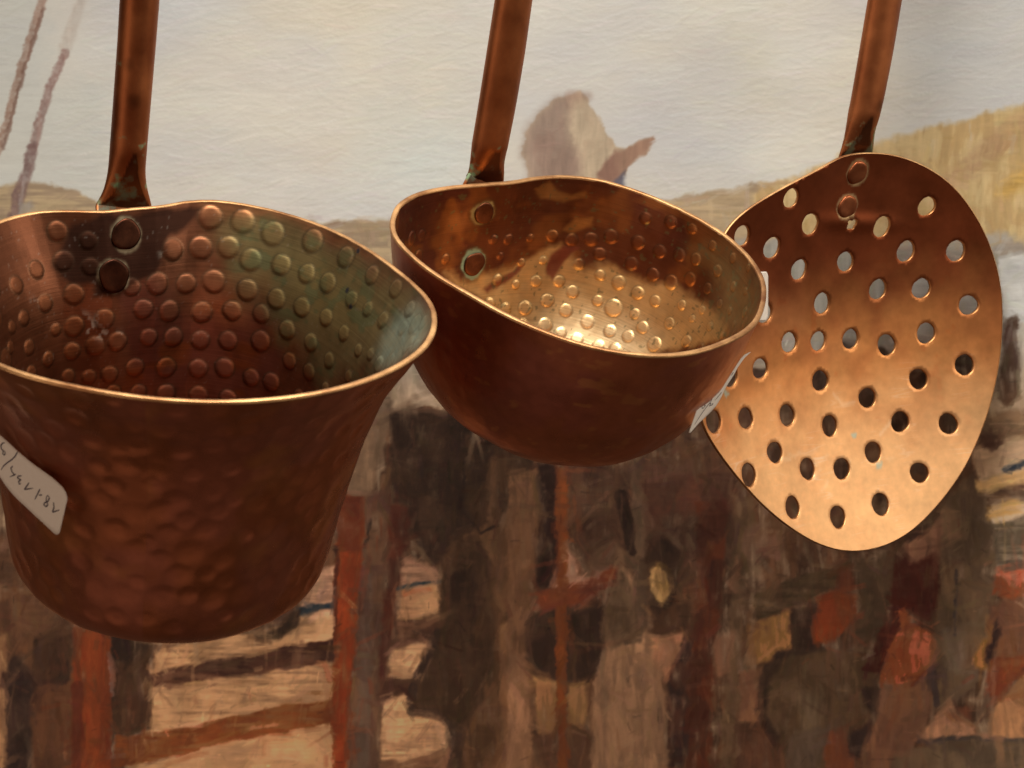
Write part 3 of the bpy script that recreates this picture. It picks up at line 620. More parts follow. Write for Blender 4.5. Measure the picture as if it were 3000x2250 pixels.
F2([1480, 560, 1645, 560, 1632, 780, 1592, 900, 1480, 945, 1498, 760], (68, 57, 46), (84, 70, 56))
F2([1060, 715, 1200, 655, 1466, 580, 1484, 640, 1250, 762, 1060, 832, 1042, 770], (72, 60, 42), (58, 48, 35), d="h", soft=5)
F2([1318, 752, 1400, 705, 1484, 740, 1464, 850, 1402, 922, 1310, 935, 1298, 850], (156, 60, 33), (128, 52, 32))
F2([1400, 610, 1480, 600, 1480, 720, 1400, 720], (92, 48, 34), a=.8)
F2([1150, 978, 1350, 958, 1535, 1000, 1585, 1100, 1545, 1280, 1400, 1302, 1330, 1600, 1180, 1600, 1180, 1420, 1078, 1250, 1084, 1100], (72, 58, 43), (86, 70, 54))
F2([1230, 1150, 1330, 1140, 1350, 1300, 1250, 1340], (106, 97, 82), soft=24, a=.7)
F2([1200, 1330, 1390, 1290, 1340, 1420, 1210, 1600, 1180, 1500], (84, 74, 66), (66, 58, 52))
stroke([1160, 985, 1085, 1100, 1078, 1250, 1130, 1340], 18, 14, (42, 31, 29), 8, k=L2, a=.8)
stroke([1150, 985, 1340, 960], 10, 10, (46, 36, 34), 6, k=L2, a=.7)
F2([1645, 555, 1838, 530, 1845, 800, 1790, 835, 1700, 800, 1662, 900, 1582, 1065, 1515, 1050, 1640, 780], (72, 31, 26), (56, 27, 24))
F2([1515, 1120, 1592, 1130, 1570, 1265, 1525, 1205], (46, 35, 33))
F2([1600, 1105, 1800, 1085, 1795, 1250, 1742, 1370, 1662, 1600, 1490, 1600, 1560, 1280], (124, 89, 68), (106, 76, 62))
F2([1360, 1340, 1420, 1290, 1480, 1430, 1480, 1600, 1340, 1600], (120, 66, 48))
F2([1450, 1330, 1540, 1290, 1500, 1440, 1460, 1420], (48, 38, 38))
F2([1662, 795, 1692, 785, 1722, 850, 1792, 880, 1842, 950, 1842, 1022, 1782, 1082, 1690, 1112, 1580, 1102, 1640, 930, 1682, 870], (166, 82, 58), (182, 102, 78), soft=5)
stroke([1700, 930, 1650, 1060], 16, 10, (148, 62, 42), 8, k=L2, a=.6)
stroke([1690, 1090, 1770, 1070], 7, 5, (62, 34, 30), k=L2, a=.6)
F2([1850, 330, 2000, 195, 2105, 500, 2085, 760, 2062, 900, 1962, 1060, 1862, 1300, 1815, 1000, 1850, 700], (104, 88, 70), (84, 72, 60))
F2([1860, 880, 1960, 860, 1950, 1060, 1880, 1060], (112, 104, 98), a=.7, soft=14)
stroke([1920, 620, 1912, 900], 5, 4, (44, 44, 58), k=L2, a=.8)
stroke([1810, 1040, 1835, 1200], 14, 10, (44, 42, 56), k=L2, a=.7)
F2([1690, 485, 1780, 470, 1862, 370, 1842, 540, 1720, 592], (150, 116, 96), (130, 98, 84))
F2([1700, 470, 1760, 455, 1720, 500], (40, 32, 32))
F2([2070, 780, 2212, 720, 2400, 720, 2400, 985, 2060, 1005], (120, 82, 60), (102, 72, 56))
F2([2095, 620, 2160, 575, 2260, 600, 2260, 700, 2150, 742, 2075, 725], (168, 72, 50), (190, 96, 70))
F2([2055, 1000, 2212, 988, 2260, 1000, 2180, 1085, 2092, 1172, 2045, 1160], (150, 66, 44), (128, 56, 42))
F2([1985, 1000, 2080, 865, 2065, 1050, 1998, 1045], (166, 116, 64))
F2([1885, 1165, 1985, 1035, 2025, 1078, 1922, 1205], (98, 84, 75))
F2([2030, 1010, 2100, 830, 2110, 880, 2060, 1040], (46, 34, 36))
F2([1740, 1350, 1890, 1175, 2010, 1330, 1900, 1345], (160, 122, 98), (142, 106, 88))
F2([2060, 1250, 2212, 1070, 2400, 1000, 2400, 1360, 2050, 1340], (160, 121, 86), (138, 102, 74))
F2([1880, 1230, 1990, 1210, 1980, 1270, 1900, 1280], (112, 66, 48), a=.8)
F2([1640, 1430, 1900, 1338, 2400, 1350, 2400, 1700, 1600, 1700], (76, 67, 56), (94, 82, 66))
stroke([1760, 1358, 2000, 1345, 2212, 1352], 6, 5, (42, 44, 58), k=L2, a=.7)
# boats at the right edge
F2([1990, 90, 2212, 25, 2500, 10, 2500, 200, 2010, 235], (182, 166, 146), (160, 142, 122), d="h")
F2([1985, -60, 2300, -80, 2300, 30, 2010, 60], (134, 112, 88), (110, 94, 76), d="h")
F2([2020, 38, 2132, 28, 2105, 102, 2040, 104], (78, 56, 46))
stroke([2130, 182, 2212, 160, 2400, 150], 9, 7, (34, 52, 80), k=L2)
F2([1995, 235, 2180, 190, 2500, 190, 2500, 240, 2010, 285], (192, 168, 118), d="h")
F2([2030, 285, 2212, 240, 2500, 230, 2500, 315, 2055, 335], (94, 74, 58), (74, 58, 48), d="h")
F2([2045, 345, 2182, 308, 2202, 372, 2055, 405], (202, 172, 108), d="h")
F2([2075, 430, 2212, 380, 2500, 370, 2500, 590, 2100, 625], (94, 89, 78), (76, 72, 66), d="h")

# ---- masts and the pale sail above the middle ladle
stroke([320, -120, 270, 20, 200, 250, 130, 480, 50, 780, -10, 960, -200, 1500], 14, 12, (150, 114, 92), 5, 8, .85, U1)
stroke([285, 60, 205, 300, 110, 640, 20, 960], 6, 5, (118, 84, 68), 4, 8, .7, U1)
stroke([520, 10, 470, 170, 410, 350], 16, 16, (178, 158, 138), 9, 8, .5, U1)
stroke([416, 340, 320, 580, 250, 800, 215, 960], 12, 14, (138, 104, 92), 5, 8, .85, U1)
stroke([215, 950, 150, 1180, 90, 1380, 60, 1480], 16, 18, (120, 92, 84), 6, 9, .9, U1)
stroke([160, 1150, 130, 1320], 5, 4, (168, 150, 140), k=U1, a=.7)
fill([130, 1320, 200, 1310, 230, 1340, 170, 1400, 120, 1390], (150, 140, 130), k=U1, a=.7)
fill([1480, 620, 1550, 595, 1600, 645, 1680, 780, 1722, 868, 1790, 955, 1850, 958, 1930, 905, 2020, 888, 2032, 918, 1960, 1000, 1862, 1080, 1825, 1180, 1845, 1260, 1215, 1260, 1210, 1120, 1168, 985, 1200, 850, 1270, 740, 1370, 648], (186, 162, 130), 6, 12, 1, "v", .12, U2, (176, 150, 120))
fill([1168, 985, 1200, 850, 1270, 740, 1380, 645, 1480, 625, 1470, 760, 1490, 920, 1560, 1080, 1500, 1260, 1215, 1260, 1210, 1120], (150, 124, 106), 26, 12, .8, "v", .12, U2, (138, 110, 94))
fill([1650, 1120, 1770, 980, 1850, 962, 1930, 908, 2022, 888, 2032, 918, 1962, 1000, 1862, 1080, 1800, 1200, 1640, 1260], (154, 116, 92), 8, 10, .9, "v", .12, U2, (136, 98, 80))
fill([1770, 1180, 1842, 1100, 1836, 1260, 1760, 1260], (84, 82, 94), 8, 8, .8, "v", .12, U2)
stroke([1490, 620, 1600, 625], 14, 12, (150, 116, 96), 14, 10, .5, U2)

# ---- loose brush dabs that pick up and drag what lies under them
low = IMG.mean(-1)
blur = low.copy()
for k_ in (1, 2, 4, 6):
    blur = (np.roll(blur, k_, 0) + np.roll(blur, -k_, 0) + np.roll(blur, k_, 1) + np.roll(blur, -k_, 1) + blur) / 5
gy_, gx_ = np.gradient(fbm(PX / 150, PY / 150, 77, 2) * 0.02 + blur)
ang_edge = np.arctan2(gx_, -gy_)
mag = np.hypot(gx_, gy_)
horizon = np.interp(GX, [-600, 400, 1200, 1800, 2400, 3000, 3600], [620, 620, 640, 590, 520, 330, 200])
TU, TV = None, None
for q in range(26000):
    x = rng.uniform(GX[0] + 60, GX[-1] - 60); y = rng.uniform(GY[0] + 60, GY[-1] - 60)
    i, j = int((y - GY[0]) / STEP), int((x - GX[0]) / STEP)
    in_sky = y < horizon[j]
    if in_sky and max(abs(low[i, min(WW - 1, j + 14)] - low[i, j]), abs(low[i, max(0, j - 14)] - low[i, j]), abs(low[i, min(WW - 1, j + 6)] - low[i, j]), abs(low[i, max(0, j - 6)] - low[i, j])) > .03:
        continue
    if in_sky:
        th = rng.normal(-0.12, 0.28); L = rng.uniform(22, 62); w_ = rng.uniform(3, 7); jit = 0.013; al0 = rng.uniform(.25, .6)
    else:
        th = ang_edge[i, j] if mag[i, j] > 0.0025 else rng.choice([math.pi / 2, 0.0], p=[.7, .3]) + rng.normal(0, .25)
        L = rng.uniform(14, 48); w_ = rng.uniform(3, 10); jit = 0.024; al0 = rng.uniform(.25, .7)
    ca, sa = math.cos(th), math.sin(th)
    ex = abs(ca) * L + abs(sa) * w_ + 4; ey = abs(sa) * L + abs(ca) * w_ + 4
    w = win(x - ex, y - ey, x + ex, y + ey)
    dx, dy = PX[w] - x, PY[w] - y
    u, v = (dx * ca + dy * sa) / L, (-dx * sa + dy * ca) / w_ + 0.5 * WF1[w]
    al = sstep(1, .7, np.abs(u)) * sstep(1, .6, np.abs(v)) * al0
    br = np.sin(v * rng.uniform(4, 8) + rng.uniform(0, 6.3))
    src = IMG[i, j]
    if not in_sky and q % 4 == 0:      # a scumble dragged over from a neighbouring patch
        src = IMG[min(HH - 1, max(0, i + int(rng.normal(0, 14)))), min(WW - 1, max(0, j + int(rng.normal(0, 14))))]
        al *= .55
    col = src + rng.normal(0, jit) + rng.normal(0, jit * .45, 3)
    al3 = (al * (0.8 + .2 * br))[..., None]
    IMG[w] = IMG[w] * (1 - al3) + col * al3
    HGT[w] = HGT[w] * (1 - al * .6) + al * (0.45 + 0.35 * br) * (1.0 if in_sky else .7)

# long wet drags, mostly upright, that pull one patch into the next
for q in range(1900):
    x = rng.uniform(GX[0] + 160, GX[-1] - 160); y = rng.uniform(1050, GY[-1] - 160)
    i, j = int((y - GY[0]) / STEP), int((x - GX[0]) / STEP)
    th = math.pi / 2 + rng.normal(.0, .16) if rng.random() < .72 else rng.normal(-.15, .25)
    L = rng.uniform(35, 130); w_ = rng.uniform(4, 15)
    ca, sa = math.cos(th), math.sin(th)
    ex = abs(ca) * L + abs(sa) * w_ + 4; ey = abs(sa) * L + abs(ca) * w_ + 4
    w = win(x - ex, y - ey, x + ex, y + ey)
    dx, dy = PX[w] - x, PY[w] - y
    u, v = (dx * ca + dy * sa) / L, (-dx * sa + dy * ca) / w_ + .8 * WF1[w] + .5 * WN1[w]
    al = sstep(1, .2, np.abs(u)) * sstep(1, .3, np.abs(v)) * rng.uniform(.10, .34) * (.35 if blur[i, j] > .42 else 1) * (0.6 + 1.2 * (VS[w] + .4)).clip(0, 1)
    ii = min(HH - 1, max(0, int(i + rng.normal(0, .55) * L / STEP))); jj = min(WW - 1, max(0, int(j + rng.normal(0, 6))))
    col = IMG[ii, jj] * rng.uniform(.82, 1.16)
    IMG[w] = IMG[w] * (1 - al[..., None]) + col * al[..., None]
    HGT[w] += al * .5 * np.sin(v * 6)
# dry-brush flecks
for q in range(900):
    x = rng.uniform(GX[0] + 60, GX[-1] - 60); y = rng.uniform(1000, GY[-1] - 60)
    i, j = int((y - GY[0]) / STEP), int((x - GX[0]) / STEP)
    th = rng.uniform(0, 3.14); L = rng.uniform(5, 22); w_ = rng.uniform(1.5, 4)
    w = win(x - L - 6, y - L - 6, x + L + 6, y + L + 6)
    dx, dy = PX[w] - x, PY[w] - y
    u, v = (dx * math.cos(th) + dy * math.sin(th)) / L, (-dx * math.sin(th) + dy * math.cos(th)) / w_ + WF1[w]
    al = (sstep(1, .5, np.abs(u)) * sstep(1.2, .4, np.abs(v)) * rng.uniform(.2, .6))[..., None]
    k_ = rng.choice([.62, .8, 1.22, 1.4], p=[.3, .3, .25, .15])
    IMG[w] = IMG[w] * (1 - al) + np.clip(IMG[i, j] * k_, 0, .85) * al
    HGT[w] += .5 * al[..., 0]
grey = IMG.mean(-1, keepdims=True)
red = sstep(.18, .38, IMG[..., :1] - IMG[..., 2:]) * sstep(900, 1200, PY)[..., None] * (grey < .42)
IMG = IMG * (1 - red * np.array((.17, .10, .28)))
IMG = np.clip(grey + (IMG - grey) * np.where(PY > 1000, .80, .95)[..., None], 0.01, 1)
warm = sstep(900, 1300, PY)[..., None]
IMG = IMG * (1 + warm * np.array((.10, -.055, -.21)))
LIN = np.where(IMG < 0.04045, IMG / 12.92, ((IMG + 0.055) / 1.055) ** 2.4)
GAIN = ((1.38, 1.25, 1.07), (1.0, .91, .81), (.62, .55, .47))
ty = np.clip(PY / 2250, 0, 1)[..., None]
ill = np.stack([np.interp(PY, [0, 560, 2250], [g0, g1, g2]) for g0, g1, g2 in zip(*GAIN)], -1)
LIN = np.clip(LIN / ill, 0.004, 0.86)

# the canvas runs on past the frame: carry the paint on by mirroring the border
LIN = np.pad(LIN, ((140, 140), (260, 260), (0, 0)), "reflect")
HGT = np.pad(HGT, ((140, 140), (260, 260)), "reflect")
HS = np.pad(HS, ((140, 140), (260, 260)), "reflect")
WF1 = np.pad(WF1, ((140, 140), (260, 260)), "reflect")
GX = GX[0] + STEP * (np.arange(WW + 520) - 260)
GY = GY[0] + STEP * (np.arange(HH + 280) - 140)
PX, PY = np.meshgrid(GX, GY)
HH, WW = PX.shape
# lay the sketch grid onto the canvas plane (y = 0); beyond the frame of interest it thins out
f_ = 3000 * 72.0 / 36.0
jx = np.unique(np.r_[np.arange(0, WW, 8), np.where((GX > -60) & (GX < 3060))[0], WW - 1])
jy = np.unique(np.r_[np.arange(0, HH, 8), np.where((GY > -60) & (GY < 2310))[0], HH - 1])
uu = (PX[np.ix_(jy, jx)] - 1500) / f_
ww = (1125 - PY[np.ix_(jy, jx)]) / f_
cp, sp = math.cos(PITCH), math.sin(PITCH)
tt = DIST * cp / (cp + ww * sp)
h_ = (HGT[np.ix_(jy, jx)] + 0.35 * HS[np.ix_(jy, jx)] + .2 * WF1[np.ix_(jy, jx)]).clip(-.5, 2)
V = np.stack([uu * tt, -0.000075 * h_, DIST * sp + tt * (-sp + ww * cp)], -1)
R_, C_ = V.shape[:2]
Fq = quads(R_, C_)[:, ::-1]
# canvas edge turned back 18 mm
ring = np.r_[np.arange(C_), np.arange(1, R_) * C_ + C_ - 1, (R_ - 1) * C_ + np.arange(C_ - 2, -1, -1), np.arange(R_ - 2, 0, -1) * C_]
Vf = V.reshape(-1, 3)
back = Vf[ring].copy(); back[:, 1] = 0.018
nb = len(ring)
ib = len(Vf) + np.arange(nb)
Fs = np.stack([ring, np.roll(ring, -1), np.roll(ib, -1), ib], -1)
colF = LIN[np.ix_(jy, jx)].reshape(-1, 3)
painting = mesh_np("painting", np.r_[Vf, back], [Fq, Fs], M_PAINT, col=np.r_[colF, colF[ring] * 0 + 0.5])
tag(painting, "oil painting of a crowded harbour under a pale grey sky, behind the hanging copper utensils", "painting")


# ------------------------------------------------------------------ ladles
TH = 0.0019
HK = np.array([0, .25, .5, .72, .88, .96, 1.0])


class Wall:
    """outer wall of a ladle bowl in its own frame: phi runs from the back (handle side) to the right"""
    def __init__(s, P):
        s.r = np.array(P["r"]) * 0.001
        s.R = P["R"]; s.H = P["H"]; s.sh = P["sh"]; s.k = P["k"]
        s.g = np.linspace(-math.pi, math.pi, len(s.r), endpoint=False)

    def rad(s, ph, S):
        r = np.interp(ph, s.g, s.r, period=2 * math.pi)
        S = np.asarray(S, float)
        return (r * (1 - S) + s.R * S) * pchip(HK, s.k, np.clip(S, 0, 1))

    def pos(s, ph, S, inset=0.0):
        ph, S = np.broadcast_arrays(np.asarray(ph, float), np.asarray(S, float))
        r = s.rad(ph, S) - inset
        return np.stack([r * np.sin(ph) + s.sh[0] * S, r * np.cos(ph) + s.sh[1] * S, -s.H * S], -1)

    def normal(s, ph, S, e=.006):
        a = s.pos(ph + e, S) - s.pos(ph - e, S)
        b = s.pos(ph, np.clip(S + e, 0, 1)) - s.pos(ph, np.clip(S - e, 0, 1))
        n = np.cross(a, b)
        n /= np.linalg.norm(n, axis=-1, keepdims=True)
        er = np.stack([np.sin(ph) + 0 * S, np.cos(ph) + 0 * S, 0 * ph - 0.3 + 0 * S], -1)
        sg = np.sign((n * er).sum(-1, keepdims=True))
        return n * sg


def all_dents(W, baked, rr, seed, rows):
    """the dents seen on the back wall, carried on round the rest of the bowl in the same rows"""
    rg = np.random.default_rng(seed)
    out = [(p, s, r * 0.00108, 1.0) for p, s, r in baked]
    pos = [W.pos(p, s) for p, s, _ in baked]
    for k, s in enumerate(rows):
        rho = float(W.rad(np.array(2.5), s))
        n = int(2 * math.pi * rho / (rr * 2.75))
        for i in range(n):
            ph = -math.pi + (i + 0.5 * (k % 2) + rg.uniform(-.3, .3)) * 2 * math.pi / n
            ph = (ph + math.pi) % (2 * math.pi) - math.pi
            q = W.pos(ph, s + rg.uniform(-.03, .03))
            if abs(ph) < 1.15:
                continue
            if min(np.linalg.norm(q - o) for o in pos) < rr * 2.1:
                continue
            s_ = s + rg.uniform(-.03, .03)
            out.append((ph, s_, rr * rg.uniform(.75, 1.15), rg.uniform(.3, 1.1)))
    return out


def build_bowl(P, dents, paint_in, paint_out, mat, parent, h_in, h_out, seed):
    W = Wall(P)
    V, F, COL, PAT, RGH, UV = [], [], [], [], [], []
    off = 0
    for side, nph, ns, nb in (("in", 860, 220, 14), ("out", 560, 170, 14)):
        ph1 = np.linspace(-math.pi, math.pi, nph, endpoint=False)
        s1 = np.linspace(0, 1, ns)
        ph, S = np.meshgrid(ph1, s1)
        inset = TH if side == "in" else 0.0
        B = W.pos(ph, S, inset)
        if side == "in":
            B[..., 2] += TH * sstep(.8, 1, S)
        nrm = W.normal(ph, S)
        # slow unevenness of beaten sheet
        un = (fbm(ph * 5 + 40, S * 5, seed, 3) - .5)
        seam = sstep(math.pi, math.pi - .5, np.abs(ph))
        disp = un * 0.0010 * sstep(0, .12, S) * seam
        mask = np.zeros(ph.shape); ring = np.zeros(ph.shape)
        for (p0, s0, r0, k0) in dents:
            rho = max(.01, float(W.rad(np.array(p0), s0)))
            rb = r0 * (1.0 if side == "in" else 1.45)
            dphi = (ph1 - p0 + math.pi) % (2 * math.pi) - math.pi
            jj = np.where(np.abs(dphi) < min(3, 1.6 * rb / rho))[0]
            ii = np.where(np.abs(s1 - s0) < 1.6 * rb / (W.H * 0.75) + .05)[0]
            if not len(jj) or not len(ii):
                continue
            c = W.pos(p0, s0, inset)
            sub = np.ix_(ii, jj)
            d = np.linalg.norm(B[sub] - c, axis=-1) / rb
            if side == "in":
                wob = 0.10 * (vnoise(np.arctan2(B[sub][..., 2] - c[2], dphi[jj][None] * rho) * 1.3 + 9 * p0, 0 * d + s0 * 50, 3) - .5)
                d = d + wob
                lift = np.sqrt(np.clip(1 - d ** 2, 0, 1)) * .55 + .45 * sstep(1.05, .74, d)
                disp[sub] -= h_in * k0 * lift * (r0 / .004) ** .5
                mask[sub] = np.maximum(mask[sub], sstep(1.02, .9, d))
                ring[sub] = np.maximum(ring[sub], sstep(1.28, 1.06, d) * sstep(.9, 1.02, d))
            else:
                disp[sub] -= h_out * k0 * sstep(1.05, .25, d)
                mask[sub] = np.maximum(mask[sub], sstep(1, .5, d))
        B = B + nrm * disp[..., None]
        # bottom disc
        tb = np.linspace(0, 1, nb + 1)[1:]
        last = B[-1]
        cen = np.array([W.sh[0], W.sh[1], last[:, 2].mean() - (0.0006 if side == "out" else -0.0002)])
        Bb = last[None] * (1 - tb[:, None, None]) + cen * tb[:, None, None]
        if side == "in":
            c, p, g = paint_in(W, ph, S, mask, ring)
        else:
            c, p, g = paint_out(W, ph, S, mask)
        c = np.clip(c, 0.004, .97)
        A = np.r_[B.reshape(-1, 3), Bb.reshape(-1, 3)]
        cc = np.r_[c.reshape(-1, 3), np.repeat(c[-1][None], nb, 0).reshape(-1, 3)]
        pp = np.r_[p.ravel(), np.repeat(p[-1][None], nb, 0).ravel()]
        gg = np.r_[g.ravel(), np.repeat(g[-1][None], nb, 0).ravel()]
        uvw = np.stack([ph / (2 * math.pi) + .5, S * (1 if side == 'in' else .012)], -1).reshape(-1, 2)
        uvb = np.stack([np.repeat(ph1[None] / (2 * math.pi) + .5, nb, 0), 1 + .4 * np.repeat(tb[:, None], nph, 1)], -1).reshape(-1, 2)
        V.append(A); COL.append(cc); PAT.append(pp); RGH.append(gg); UV.append(np.r_[uvw, uvb])
        F.append(quads(ns + nb, nph, off, wrap=True, flip=(side == "in")))
        off += len(A)
    return mesh_np("bowl", np.concatenate(V), F, mat, parent, np.concatenate(COL), np.concatenate(PAT),
                   np.concatenate(RGH), np.concatenate(UV))


def build_rim(P, parent, mat, seed):
    W = Wall(P)
    n, m = 720, 9
    ph = np.linspace(-math.pi, math.pi, n, endpoint=False)
    o = W.pos(ph, 0.0)
    er = np.stack([np.sin(ph), np.cos(ph), 0 * ph], -1)
    wv = (fbm(ph * 22 + 300, ph * 0, seed, 3) - .5)
    V = []
    for a in np.linspace(0, math.pi, m):
        rad = -TH / 2 + math.cos(a) * (TH / 2 + .00012)
        zz = math.sin(a) * .0004 * (1 + .5 * wv) - (.0006 if a in (0, math.pi) else 0)
        if a > 3.1 or a < .01:
            zz = 0 * ph - .0007
        V.append(o + er * (rad + .00012 * wv)[:, None] + np.stack([0 * ph, 0 * ph, zz], -1))
    V = np.stack(V)
    return mesh_np("rim", V, quads(m, n, 0, wrap=True, flip=False), mat, parent)


def tube(name, cen, hw, ht, lim, front, mat, parent, pat=None, n=80, cap=True):
    """swept bar; ht half thickness towards `front`, lim = how far the front bulges before it is hammered flat"""
    cen = np.asarray(cen, float)
    T = np.gradient(cen, axis=0)
    T /= np.linalg.norm(T, axis=1, keepdims=True)
    V, FLAT_REFL = [], []
    for c, t, w, h, l in zip(cen, T, hw, ht, lim):
        fr = front - t * (front @ t); fr /= np.linalg.norm(fr)
        sd = np.cross(t, fr)
        a = np.linspace(0, 2 * math.pi, n, endpoint=False)
        ca, sa = np.cos(a), np.sin(a)
        e = 1.0
        x = np.sign(ca) * np.abs(ca) ** e * w
        y = np.minimum(np.sign(sa) * np.abs(sa) ** e * h, l)
        FLAT_REFL.append((np.sign(sa) * np.abs(sa) ** e * h > l + 1e-5) * 1.0)  # marks the hammered flat for its painted dark reflection
        V.append(c + sd * x[:, None] + fr * y[:, None])
    V = np.array(V)
    R = len(V)
    Vf = V.reshape(-1, 3)
    F = [quads(R, n, 0, wrap=True)]
    F.append(np.array([list(range(n))[::-1]])); F.append(np.array([list((R - 1) * n + np.arange(n))]))
    pp = None if pat is None else np.repeat(np.asarray(pat)[:, None], n, 1)
    if pp is not None:
        pp = pp + 0 * pp
    return mesh_np(name, Vf, F, mat, parent, pat=pp, rgh=np.array(FLAT_REFL), sharp=15)


def resample(pts, cols, n):
    pts = np.asarray(pts, float)
    L = np.r_[0, np.cumsum(np.linalg.norm(np.diff(pts, axis=0), axis=1))]
    q = np.linspace(0, L[-1], n)
    return np.stack([np.interp(q, L, pts[:, k]) for k in range(3)], -1), [np.interp(q, L, c) for c in cols], q


def build_handle(plate, path, front, thick, parent, flat_len, extra=.09):
    """plate: points behind the wall (bottom up); path: (x, y, z, half width) above the rim"""
    p = np.array(path)
    d = p[-1, :3] - p[-4, :3]; d /= np.linalg.norm(d)
    top = np.array([p[-1, :3] + d * s for s in np.linspace(.01, extra, 6)])
    pts = np.r_[plate, p[:, :3], top]
    w0 = p[0, 3]
    hw = np.r_[np.interp(np.linspace(0, 1, len(plate)), [0, .35, 1], [w0 * .62, w0 * .95, w0]), p[:, 3], np.full(6, p[-1, 3])]
    pts, (hw,), L = resample(pts, [hw], 120)
    for _ in range(4):
        pts[1:-1] = (pts[:-2] + 2 * pts[1:-1] + pts[2:]) / 4
    l0 = np.argmin(np.linalg.norm(pts - p[0, :3], axis=1))
    s = (L - L[l0]) / flat_len                         # 0 at the rim, 1 where the bar is round again
    fin = hw[-1]
    ht = np.interp(s, [-2, 0, .45, 1.0], [.0012, .0022, .6 * thick, thick])
    lim = np.interp(s, [-2, 0, 1.0, 1.25], [.0006, .0008, thick * 1.0, thick * 1.3])
    for _ in range(2):
        hw = np.convolve(np.r_[hw[0], hw, hw[-1]], [.25, .5, .25], "valid")
    pat = np.interp(s, [-.4, 0.05, .5, 1.3, 3.0, 8], [.54, .52, .44, .31, .26, .2])
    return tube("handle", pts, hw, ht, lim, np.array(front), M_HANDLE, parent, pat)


def rivet(c, nrm, r, h, mat, parent, seed):
    """flat-headed rivet beaten over, slightly out of round"""
    rg = np.random.default_rng(seed)
    nrm = np.asarray(nrm) / np.linalg.norm(nrm)
    u = np.cross(nrm, (0, 0, 1.0)); u /= np.linalg.norm(u); v = np.cross(nrm, u)
    n = 40
    a = np.linspace(0, 2 * math.pi, n, endpoint=False)
    wob = 1 + .05 * np.cos(2 * a + rg.uniform(0, 6)) + .03 * np.cos(3 * a + rg.uniform(0, 6)) + .02 * np.cos(5 * a + rg.uniform(0, 6))
    prof = [(1.0, -.0004), (1.04, h * .35), (1.0, h * .72), (.93, h * .95), (.82, h * 1.02), (.5, h * .98), (.2, h * .95)]
    V = np.array([[c + (u * math.cos(t) + v * math.sin(t)) * r * q * (w if q > .4 else 1) + nrm * z for t, w in zip(a, wob)] for q, z in prof])
    Vf = np.r_[V.reshape(-1, 3), [c + nrm * h * .95]]
    F = quads(len(prof), n, 0, wrap=True)
    k = (len(prof) - 1) * n
    tri = np.array([[k + i, k + (i + 1) % n, len(Vf) - 1] for i in range(n)])
    return mesh_np("rivet", Vf, [F, tri], mat, parent)


def mixc(c, col, m):
    return c * (1 - m[..., None]) + np.array(col) * m[..., None]


class StainAndReflection:
    """stains, patina and painted reflections laid out on the wall sheet: metres round the wall, metres down it"""
    def __init__(s, W, ph, S, seed):
        s.W = W
        s.x, s.y = ph * W.R, S * W.H * 1.1
        s.n1 = fbm(s.x / .012 + 50, s.y / .012, seed, 4) - .5
        s.n2 = fbm(s.x / .012 + 50, s.y / .012, seed + 5, 4) - .5
        s.f = fbm(s.x / .003 + 90, s.y / .003, seed + 9, 3) - .5
        s.big = fbm(s.x / .03 + 20, s.y / .03, seed + 2, 3)

    def m(s, key, soft=.002, rag=.008):
        p = [(a * s.W.R, b * s.W.H * 1.1) for a, b in D[key]]
        sd = poly_sd(s.x + rag * s.n1, s.y + rag * s.n2, p)
        return sstep(soft, -soft, sd + .25 * rag * s.f)

    def spot(s, ph, S, r, soft=.3):
        d = np.hypot(s.x - ph * s.W.R, s.y - S * s.W.H * 1.1) / r + .5 * s.f + .3 * s.n1
        return sstep(1 + soft, 1 - soft, d)


